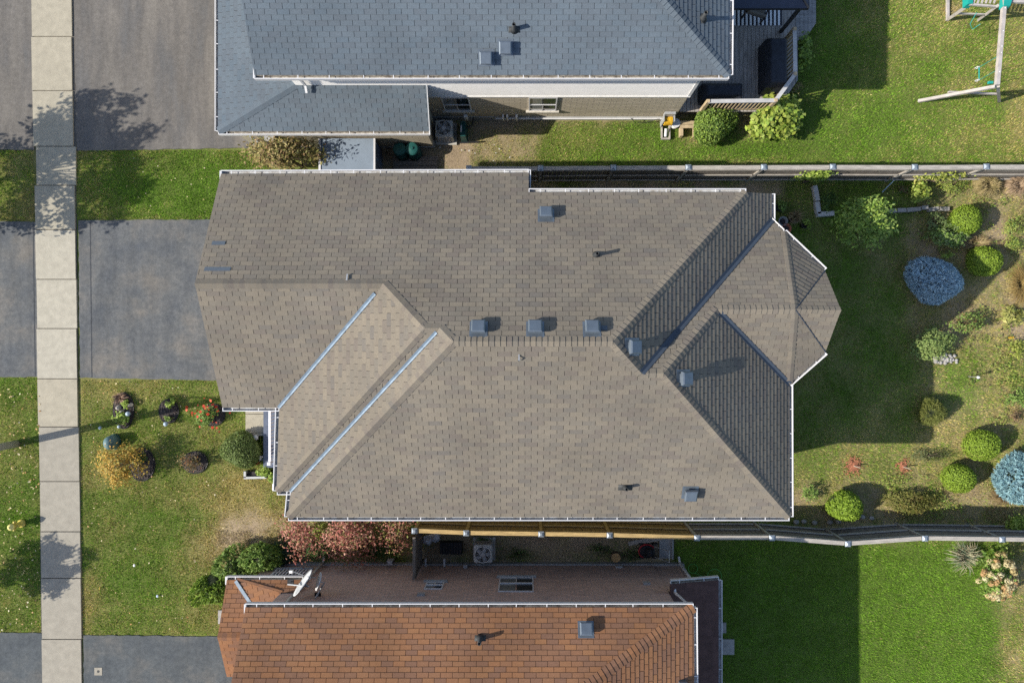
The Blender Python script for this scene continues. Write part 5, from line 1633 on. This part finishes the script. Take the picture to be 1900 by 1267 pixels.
# back garden
veg('loose', 'garden_tree', 'loose leafy young tree half in shade near the pale L edging', 1608, 414, 1.05, .95, 2.8, G1 + GB, 2700, .13, .45, k=44, spread=.14, tips=30, cat='tree')
veg('loose', 'fence_vine', 'bright green vine hanging over the grey fence', 1512, 327, .62, .16, 1.7, GB, 620, .11, .6, k=16, cat='vine')
veg('loose', 'fence_vine', 'pale green climbing plant on the grey fence at the right', 1748, 327, .9, .14, 1.3, YG, 420, .10, .55, k=18, cat='vine')
veg('loose', 'leafy_plant', 'yellow-green upright plant by the stone blocks near the fence', 1708, 358, .30, .42, .7, YG + GB, 420, .13, .5, k=14, cat='plant')
veg('loose', 'dark_grass', 'dark drying plant in the shaded bed near the fence', 1677, 352, .28, .25, .4, BROWN + GD, 200, .08, .3, k=12, cat='plant')
veg('loose', 'leafy_plant', 'dark green plant inside the pale L edging', 1537, 372, .32, .35, .45, GD + G1[:1], 380, .09, .5, k=12, cat='plant')
veg('loose', 'leafy_shrub', 'grey-green leafy shrub in front of the clipped dome nearest the fence', 1762, 436, .75, .48, 1.0, G1 + [(.17, .22, .09), (.20, .25, .12)], 1500, .10, .45, k=30, spread=.15, tips=20)
veg('loose', 'leafy_shrub', 'small sprig shrub left of the grey-green leafy shrub', 1735, 414, .32, .38, .8, [(.17, .22, .09), (.13, .19, .06)], 330, .09, .45, k=12, tips=10)
veg('loose', 'leafy_plant', 'bright sprig beside the top of the blue spruce', 1759, 473, .22, .13, .6, GB, 120, .09, .45, k=6, cat='plant')
veg('ball', 'clipped_shrub', 'clipped green dome shrub nearest the back fence', 1793, 409, .53, .52, 1.0, TOP, 5200, .055, .55, group='clipped dome shrubs')
veg('ball', 'clipped_shrub', 'clipped green dome shrub beside the large blue spruce', 1829, 484, .58, .54, 1.0, TOP, 5600, .055, .55, group='clipped dome shrubs')
veg('spruce', 'blue_spruce', 'globe blue spruce in the shade, large and whole', 1745, 523, 1.0, .92, 1.25, BLUE, 15500, .14, .2, amp=.12)
veg('spruce', 'blue_spruce', 'globe blue spruce in full sun at the right edge of the picture', 1893, 887, .85, .92, 1.3, BLUE2, 11500, .14, .2)
veg('clump', 'golden_grass', 'orange-brown grass mound at the right edge', 1893, 528, .42, .75, .35, [(.34, .22, .08), (.28, .20, .07), (.36, .28, .11)], 700, .014, cat='plant')
veg('loose', 'hosta', 'yellow hosta with broad leaves at the right edge', 1880, 586, .48, .36, .35, [(.32, .32, .09), (.38, .36, .12), (.22, .25, .06)], 260, .16, .5, k=18, cat='plant')
veg('loose', 'leafy_shrub', 'light green shrub over the stone ring', 1730, 638, .90, .58, .95, [(.22, .29, .09), (.28, .35, .11), (.15, .22, .06)], 2400, .09, .5, k=28, spread=.15, tips=18)
veg('loose', 'leafy_shrub', 'sparse shrub with reddish tips above the stone ring', 1798, 601, .78, .45, .8, G1 + [(.17, .20, .06), (.20, .11, .05)], 700, .085, .5, k=30, spread=.14, tips=26)
veg('loose', 'leafy_shrub', 'yellow-green low shrub at the right edge below the hosta', 1886, 653, .42, .45, .55, YG, 620, .09, .45, k=16)
veg('loose', 'leafy_shrub', 'dark green shrub at the right edge beside the dry lawn', 1888, 738, .42, .40, .6, G1, 560, .08, .5, k=16)
veg('loose', 'withered_plant', 'withered brown plant at the right edge below the dark green shrub', 1889, 776, .3, .3, .4, BROWN, 220, .07, .35, k=12, cat='plant')
veg('spruce', 'mugo_pine', 'pale green round mugo pine on the edge of the house shadow', 1729, 767, .56, .54, .9, [(.19, .21, .05), (.15, .18, .04), (.23, .24, .07)], 6000, .10, .13)
veg('ball', 'clipped_shrub', 'clipped green dome shrub above the two orange mulch rings', 1826, 826, .62, .52, 1.0, TOP, 5600, .055, .55, group='clipped dome shrubs')
veg('ball', 'clipped_shrub', 'clipped green dome shrub left of the sunlit blue spruce', 1783, 889, .56, .50, .95, TOP, 5200, .055, .55, group='clipped dome shrubs')
veg('ball', 'round_cedar', 'bright textured round cedar by the lower fence', 1569, 942, .62, .58, 1.1, [(.20, .31, .03), (.25, .36, .045), (.15, .24, .025)], 4200, .10, .4, amp=.28)
veg('loose', 'small_shrub', 'small dark green bush by the rear house corner', 1506, 915, .32, .33, .5, G1, 480, .07, .45, k=12)
veg('loose', 'golden_juniper', 'wide golden-green juniper along the lower fence', 1692, 932, 1.05, .48, .55, [(.17, .18, .04), (.22, .22, .06), (.11, .13, .03), (.2, .16, .05)], 3000, .10, .28, k=44, spread=.14, tips=24)
veg('loose', 'leafy_shrub', 'bright green shrub at the right edge by the lower fence', 1893, 975, .5, .42, .8, GB, 900, .09, .5, k=18)
veg('loose', 'low_groundcover', 'feathery grey-green ground plant between the two orange mulch rings', 1722, 845, .9, .28, .22, [(.14, .17, .07), (.18, .20, .09), (.09, .12, .04)], 800, .07, .3, k=34, cat='plant')
veg('clump', 'ornamental_grass', 'straw-coloured ornamental grass by the grey fence', 1832, 345, .5, .42, .5, STRAW, 520, .016, cat='plant')
veg('clump', 'ornamental_grass', 'pinkish straw grass at the right end of the grey fence', 1887, 345, .45, .4, .45, [(.45, .33, .22), (.38, .27, .16), (.5, .38, .26)], 480, .016, cat='plant')
veg('clump', 'withered_plant', 'withered brown stalks between the two upper clipped domes', 1812, 452, .65, .30, .25, BROWN + STRAW, 420, .016, cat='plant')
veg('clump', 'withered_plant', 'withered brown stalks below the left clipped dome near the spruce', 1862, 918, .45, .4, .22, BROWN + STRAW[:1], 300, .016, cat='plant')
for lab, px_, py_, rx_ in (('weedy yellow-green plants at the right edge near the upper clipped dome', 1885, 420, .5), ('weedy green plants at the right edge level with the second clipped dome', 1885, 455, .45), ('weedy plants along the fence right of the yellow-green upright plant', 1770, 345, .6)):
    veg('loose', 'weeds', lab, px_, py_, rx_, .3, .3, YG + G1, 420, .08, .35, k=20, cat='weeds')
# bottom right corner
veg('clump', 'spiky_grass', 'spiky blue-green and straw grass by the lower fence', 1791, 1032, .62, .62, .5, [(.16, .22, .14), (.20, .25, .15), (.42, .36, .22), (.50, .44, .30)], 170, .024, cat='plant')
eh, chd = veg('loose', 'hydrangea', 'cream and tan hydrangea in bloom at the lower right', 1850, 1068, .66, .88, 1.1, G1, 900, .12, .6, k=24)
g_ = np.random.default_rng(5)
V_, C2 = [], []
for k in range(70):
    d_ = sph(1, g_, .05)[0]
    cc_ = np.array([chd.x, chd.y, .55]) + d_ * np.array([.64, .84, .58])
    col_ = np.array([(.52, .42, .20), (.58, .50, .28), (.48, .30, .14), (.60, .54, .34)])[g_.integers(0, 4)]
    m_ = 60
    dd_ = sph(m_, g_, -.3)
    V_.append((cc_ + dd_ * .10, dd_)); C2.append(np.tile(col_, (m_, 1)) * g_.uniform(.8, 1.15, (m_, 1)))
pp_ = np.concatenate([a for a, b in V_]); nn_ = np.concatenate([b for a, b in V_]) + g_.normal(size=(len(pp_), 3)) * .3
link('blooms', leaf_mesh(pp_, nn_, np.full(len(pp_), .055), .9, np.concatenate(C2), g_), eh, M_leaf)
# plants in pots
for lab, pp0, pal_, n_, r_ in (('plant in the black pot by the rear house corner', POT1, G1, 160, .2), ('dry brown plant in the grey-brown pot', POT3, STRAW + BROWN, 150, .3), ('green plant in the small dark pot', POT4, GB, 130, .2)):
    veg('loose' if pal_ is not None and r_ < .3 else 'clump', 'potted_plant', lab, 0, 0, r_, r_, .35, pal_, n_, .09 if r_ < .3 else .014, .5, seed=int(pp0.x * 100) + 3, k=7, z0=pp0.z - .06, cat='plant', pos=pp0, tips=5)
# orange mulch rings with stubs
M_omulch = plain('orange_mulch', (.36, .15, .085), .95, vary=.5, scale=14, bump=.8)
for lab, px_, py_, rx_, ry_ in (('round orange mulch ring with a pale stub on the back lawn', 1582, 864, 17, 18), ('small orange mulch patch right of the round orange ring', 1674, 866, 12, 14)):
    c = bed(lab, px_, py_, rx_, ry_, M_omulch, .0, edge=False, disc=False)
    MB().tube([(c.x, c.y, 0), (c.x + .14, c.y - .03, .3)], .02, 6).build('stub', M_twig, None)
    o = COL.objects[-1]; tag(o, 'pale cut stub standing in the ' + ('round orange mulch ring' if px_ < 1600 else 'small orange mulch patch'), 'plant stub'); o.name = 'plant_stub'
# stone ring
e = empty('stone_ring', tuple(P(1752, 668)), 'heap of grey stones under the light green shrub', 'stones')
random.seed(12)
for k in range(34):
    px_, py_ = 1757 + random.uniform(-22, 20), 666 + random.uniform(-8, 8)
    p = P(px_, py_, .08); r_ = random.uniform(.05, .10)
    o = MB().lathe((p.x, p.y, 0), [(r_ * .8, 0), (r_, r_ * .5), (r_ * .7, r_ * 1.1), (r_ * .2, r_ * 1.35)], 7, sy=random.uniform(.7, 1.2)).build('stone', M_stone, e)
for k, (px_, py_) in enumerate(((1478, 969), (1492, 968), (1512, 970), (1540, 969), (1556, 968), (1601, 960), (1618, 962))):
    p = P(px_, py_, .08); r_ = .09 + .03 * random.random()
    tag(MB().lathe((p.x, p.y, 0), [(r_ * .8, 0), (r_, r_ * .5), (r_ * .7, r_ * 1.0), (r_ * .2, r_ * 1.2)], 8, sy=.8).build('border_stone', M_stone), ('first', 'second', 'third', 'fourth', 'fifth', 'sixth', 'last')[k] + ' border stone from the house corner along the lower fence', 'stone', 'border stones along the lower fence')

# street trees just left of the picture, seen by their shadows
def street_tree(label, x, y, hc, r, rz, n, leaf):
    g = np.random.default_rng(int(abs(x * 100))); random.seed(4)
    e = empty('street_tree', (x, y, 0), label, 'tree', 'young street trees')
    MB().tube([(x, y, 0), (x + .03, y, hc * .5), (x, y + .02, hc)], [.07, .06, .03], 8).build('trunk', M_bark, e, True)
    k = 70
    d_ = sph(k, g, -.8); rr = g.uniform(.25, 1.2, (k, 1)) ** .55
    cen = np.array([x, y, hc]) + d_ * rr * np.array([r, r, rz])
    mb = MB()
    for c in cen:
        b = Vector((x, y, hc * random.uniform(.45, .8))); mb.tube([b, b.lerp(Vector(c), .55) + Vector((0, 0, .08)), Vector(c)], [.025, .016, .007], 5)
    mb.build('branches', M_bark, e)
    w = g.integers(0, k, n)
    pos_ = cen[w] + g.normal(size=(n, 3)) * np.array([.115, .115, .11]) * r / 1.3
    link('crown', leaf_mesh(pos_, g.normal(size=(n, 3)) + np.array([0, 0, .5]), np.full(n, leaf), .6, palette(n, G1 + AUT[:2], g), g), e, M_leaf)
street_tree('young street tree left of the picture whose leafy shadow falls across the sidewalk', -21.5, 5.45, 3.4, 2.15, 1.6, 11500, .16)
street_tree('small street tree left of the picture shading the lower sidewalk', -21.3, -9.05, 2.6, 1.0, .8, 5200, .12)

# ------------------------------------------------------------------ grass
EXC = [(-40, rect(0, 0, 1, 280)[1], P(625, 0).x, 20), rect(140, 408, 640, 706), rect(-300, 411, 72, 701), rect(150, 1178, 560, 1400), rect(-300, 1172, 84, 1400),
       (-8.6, -1.6, -3.6, 4.55), (-6.95, -4.8, 6.8, 3.95), (6.6, -1, 8.3, 2.8), (-9.6, -4.6, -6.9, -1.6), (-7.45, 8.05, 5.4, 18), (-10, 7.05, -3.4, 18), (5.3, 8.15, 9.5, 15), (-9.5, -18, 5.7, -8.05),
       rect(456, 730, 491, 808), (-7.2, 5.3, -5.3, 7), rect(457, 874, 512, 887)]
EXE = [(230, 762, 19, 33), (314, 763, 18, 22), (396, 770, 22, 20), (264, 862, 24, 30), (363, 858, 23, 20), (1582, 864, 9, 10), (1674, 866, 6, 7), (1752, 668, 20, 9)]
def allowed(x, y):
    ok = np.ones(len(x), bool)
    for a, b, c, d_ in EXC: ok &= ~((x > a) & (x < c) & (y > b) & (y < d_))
    k = F / H
    ppx, ppy = CX + x * k, CY - y * k
    ppx = ppx + (field(x, y, .12, 901) - .5) * 3.2
    ok &= ~((ppx > 57 + 21.5 * ppy / 1267) & (ppx < 136 + 20 * ppy / 1267))
    for px_, py_, rx_, ry_ in EXE:
        p = P(px_, py_); ok &= ~((((x - p.x) * k / rx_) ** 2 + ((y - p.y) * k / ry_) ** 2) < 1)
    return ok
LUSH = np.array([(.105, .225, .018), (.165, .315, .030), (.235, .390, .045), (.130, .262, .022)])
DRYP = np.array([(.46, .40, .15), (.39, .35, .11), (.52, .46, .22), (.33, .33, .09)])
def grass(label, r, dens, seed, length=.06):
    g = np.random.default_rng(seed)
    x0, y0, x1, y1 = rect(*r)
    n = int((x1 - x0) * (y1 - y0) * dens)
    x, y = g.uniform(x0, x1, n), g.uniform(y0, y1, n)
    tuft = fbm(x, y, .22, 300 + seed)
    ok = allowed(x, y) & (g.random(n) < .35 + 1.3 * tuft)
    x, y = x[ok], y[ok]
    d_, s_ = dry_soil(x, y)
    ok = g.random(len(x)) > s_ * .93 + .04
    x, y, d_, s_ = x[ok], y[ok], d_[ok], s_[ok]
    n = len(x)
    t = fbm(x, y, .45, 400 + seed)
    dry = g.random(n) < np.clip(d_ * 1.15 - .08 + (t - .5) * .5, 0, .95)
    col = np.where(dry[:, None], DRYP[g.integers(0, 4, n)], LUSH[g.integers(0, 4, n)])
    yel = np.clip(d_, 0, 1)[:, None]
    col = col * (1 - yel * .35) + col * np.array([1.5, 1.18, 1.1]) * yel * .35
    col = col * g.uniform(.7, 1.3, (n, 1)) * (.52 + .62 * fbm(x, y, .8, 500 + seed) + .42 * fbm(x, y, .16, 520 + seed))[:, None]
    a = g.uniform(0, 2 * math.pi, n); L = length * g.uniform(.5, 1.35, n) * (.75 + .6 * t); lean = g.uniform(.35, 1.1, n)
    z = np.full(n, -.025)
    tip = np.stack([x + np.cos(a) * L * lean, y + np.sin(a) * L * lean, z + .02 + L * np.sqrt(np.maximum(.12, 1 - lean ** 2 * .7))], 1)
    w = g.uniform(.005, .010, n)
    b0 = np.stack([x - np.sin(a) * w, y + np.cos(a) * w, z], 1); b1 = np.stack([x + np.sin(a) * w, y - np.cos(a) * w, z], 1)
    V = np.stack([b0, b1, tip], 1).reshape(-1, 3)
    o = link('grass', np_mesh('grass', V, np.arange(3 * n).reshape(n, 3), np.repeat(col, 3, 0)), None, M_blade)
    tag(o, label, kind='stuff')
    return n
NB = 0
NB += grass('green grass strip between the two upper driveways', (139, 276, 500, 412), 2000, 1)
NB += grass('yellowing grass left of the sidewalk at the top', (-60, 277, 68, 414), 1800, 2)
NB += grass('patchy front lawn with planted beds', (150, 700, 560, 1182), 1700, 3)
NB += grass('grass strip left of the sidewalk in the middle', (-60, 698, 80, 1175), 1700, 4)
NB += grass('upper back lawn around the swing set', (690, -30, 1930, 318), 1500, 5)
NB += grass('dry patchy back garden lawn', (1010, 325, 1930, 996), 1400, 6, .065)
NB += grass('deep green lawn behind the rust house', (1250, 1000, 1930, 1300), 2000, 7, .055)
NB += grass('sparse grass and weeds in the passage below the brown roof', (380, 955, 1262, 1062), 900, 8)
print('BLADES', NB)

# low undergrowth in the beds at the right, too many sprigs to count
def undergrowth(label, n, pal, leaf, asp, boxes, seed, h):
    g = np.random.default_rng(seed)
    ps = []
    for r in boxes:
        x0, y0, x1, y1 = rect(*r)
        m = n // len(boxes)
        x, y = g.uniform(x0, x1, m * 3), g.uniform(y0, y1, m * 3)
        ok = (fbm(x, y, .8, seed + 7) > .53) & allowed(x, y)
        x, y = x[ok][:m], y[ok][:m]
        ps.append(np.stack([x, y, g.uniform(.02, h, len(x))], 1))
    p_ = np.concatenate(ps); m = len(p_)
    o = link('undergrowth', leaf_mesh(p_, g.normal(size=(m, 3)) * .7 + np.array([0, 0, 1]), np.full(m, leaf), asp, palette(m, pal, g), g), None, M_leaf)
    tag(o, label, kind='stuff')
BX = [(1700, 330, 1905, 470), (1790, 440, 1905, 720), (1830, 700, 1905, 990), (1640, 880, 1850, 975)]
undergrowth('low green weeds among the garden shrubs at the right', 5200, G1 + YG, .075, .4, BX, 71, .18)
undergrowth('dry brown stalks and debris among the garden shrubs at the right', 3600, BROWN + STRAW, .11, .12, BX, 83, .10)
undergrowth('dry plant litter between front lawn and red shrubs', 700, BROWN + STRAW, .10, .14, [(400, 985, 530, 1035)], 85, .08)

# fallen leaves
g = np.random.default_rng(99)
def litter(label, r, n, pal, size):
    x0, y0, x1, y1 = rect(*r)
    x, y = g.uniform(x0, x1, n), g.uniform(y0, y1, n)
    pos_ = np.stack([x, y, np.full(n, .06)], 1)
    tag(link('fallen_leaves', leaf_mesh(pos_, g.normal(size=(n, 3)) * .35 + np.array([0, 0, 1]), np.full(n, size), .75, palette(n, pal, g), g), None, M_leaf), label, kind='stuff')
FL = [(.55, .42, .18), (.62, .52, .30), (.45, .25, .10), (.6, .55, .4)]
litter('scattered pale fallen leaves on the grass strip left of the sidewalk', (0, 720, 76, 1170), 190, FL, .07)
litter('scattered pale fallen leaves on the front lawn', (160, 705, 420, 1170), 120, FL, .065)
litter('scattered fallen leaves on the upper grass strip', (150, 285, 400, 405), 22, FL, .06)
litter('scraps on the bare soil between the houses', (800, 270, 960, 305), 16, [(.6, .6, .58)], .07)
for lab, px_, py_, col_ in (('crumpled pale blue paper on the lower front lawn', 292, 1106, (.45, .52, .68)), ('white scrap of paper on the front lawn', 249, 1049, (.7, .7, .72)), ('yellow stick lying on the front lawn', 185, 1091, (.6, .42, .1))):
    p = P(px_, py_, .05)
    o = MB().lathe((p.x, p.y, .03), [(.03, 0), (.045, .025), (.02, .04)], 6, sy=1.2 if 'stick' not in lab else 1.6, sx=1 if 'stick' not in lab else .4).build('litter_scrap', plain('scrap_%d' % px_, col_, .8)); tag(o, lab, 'litter')
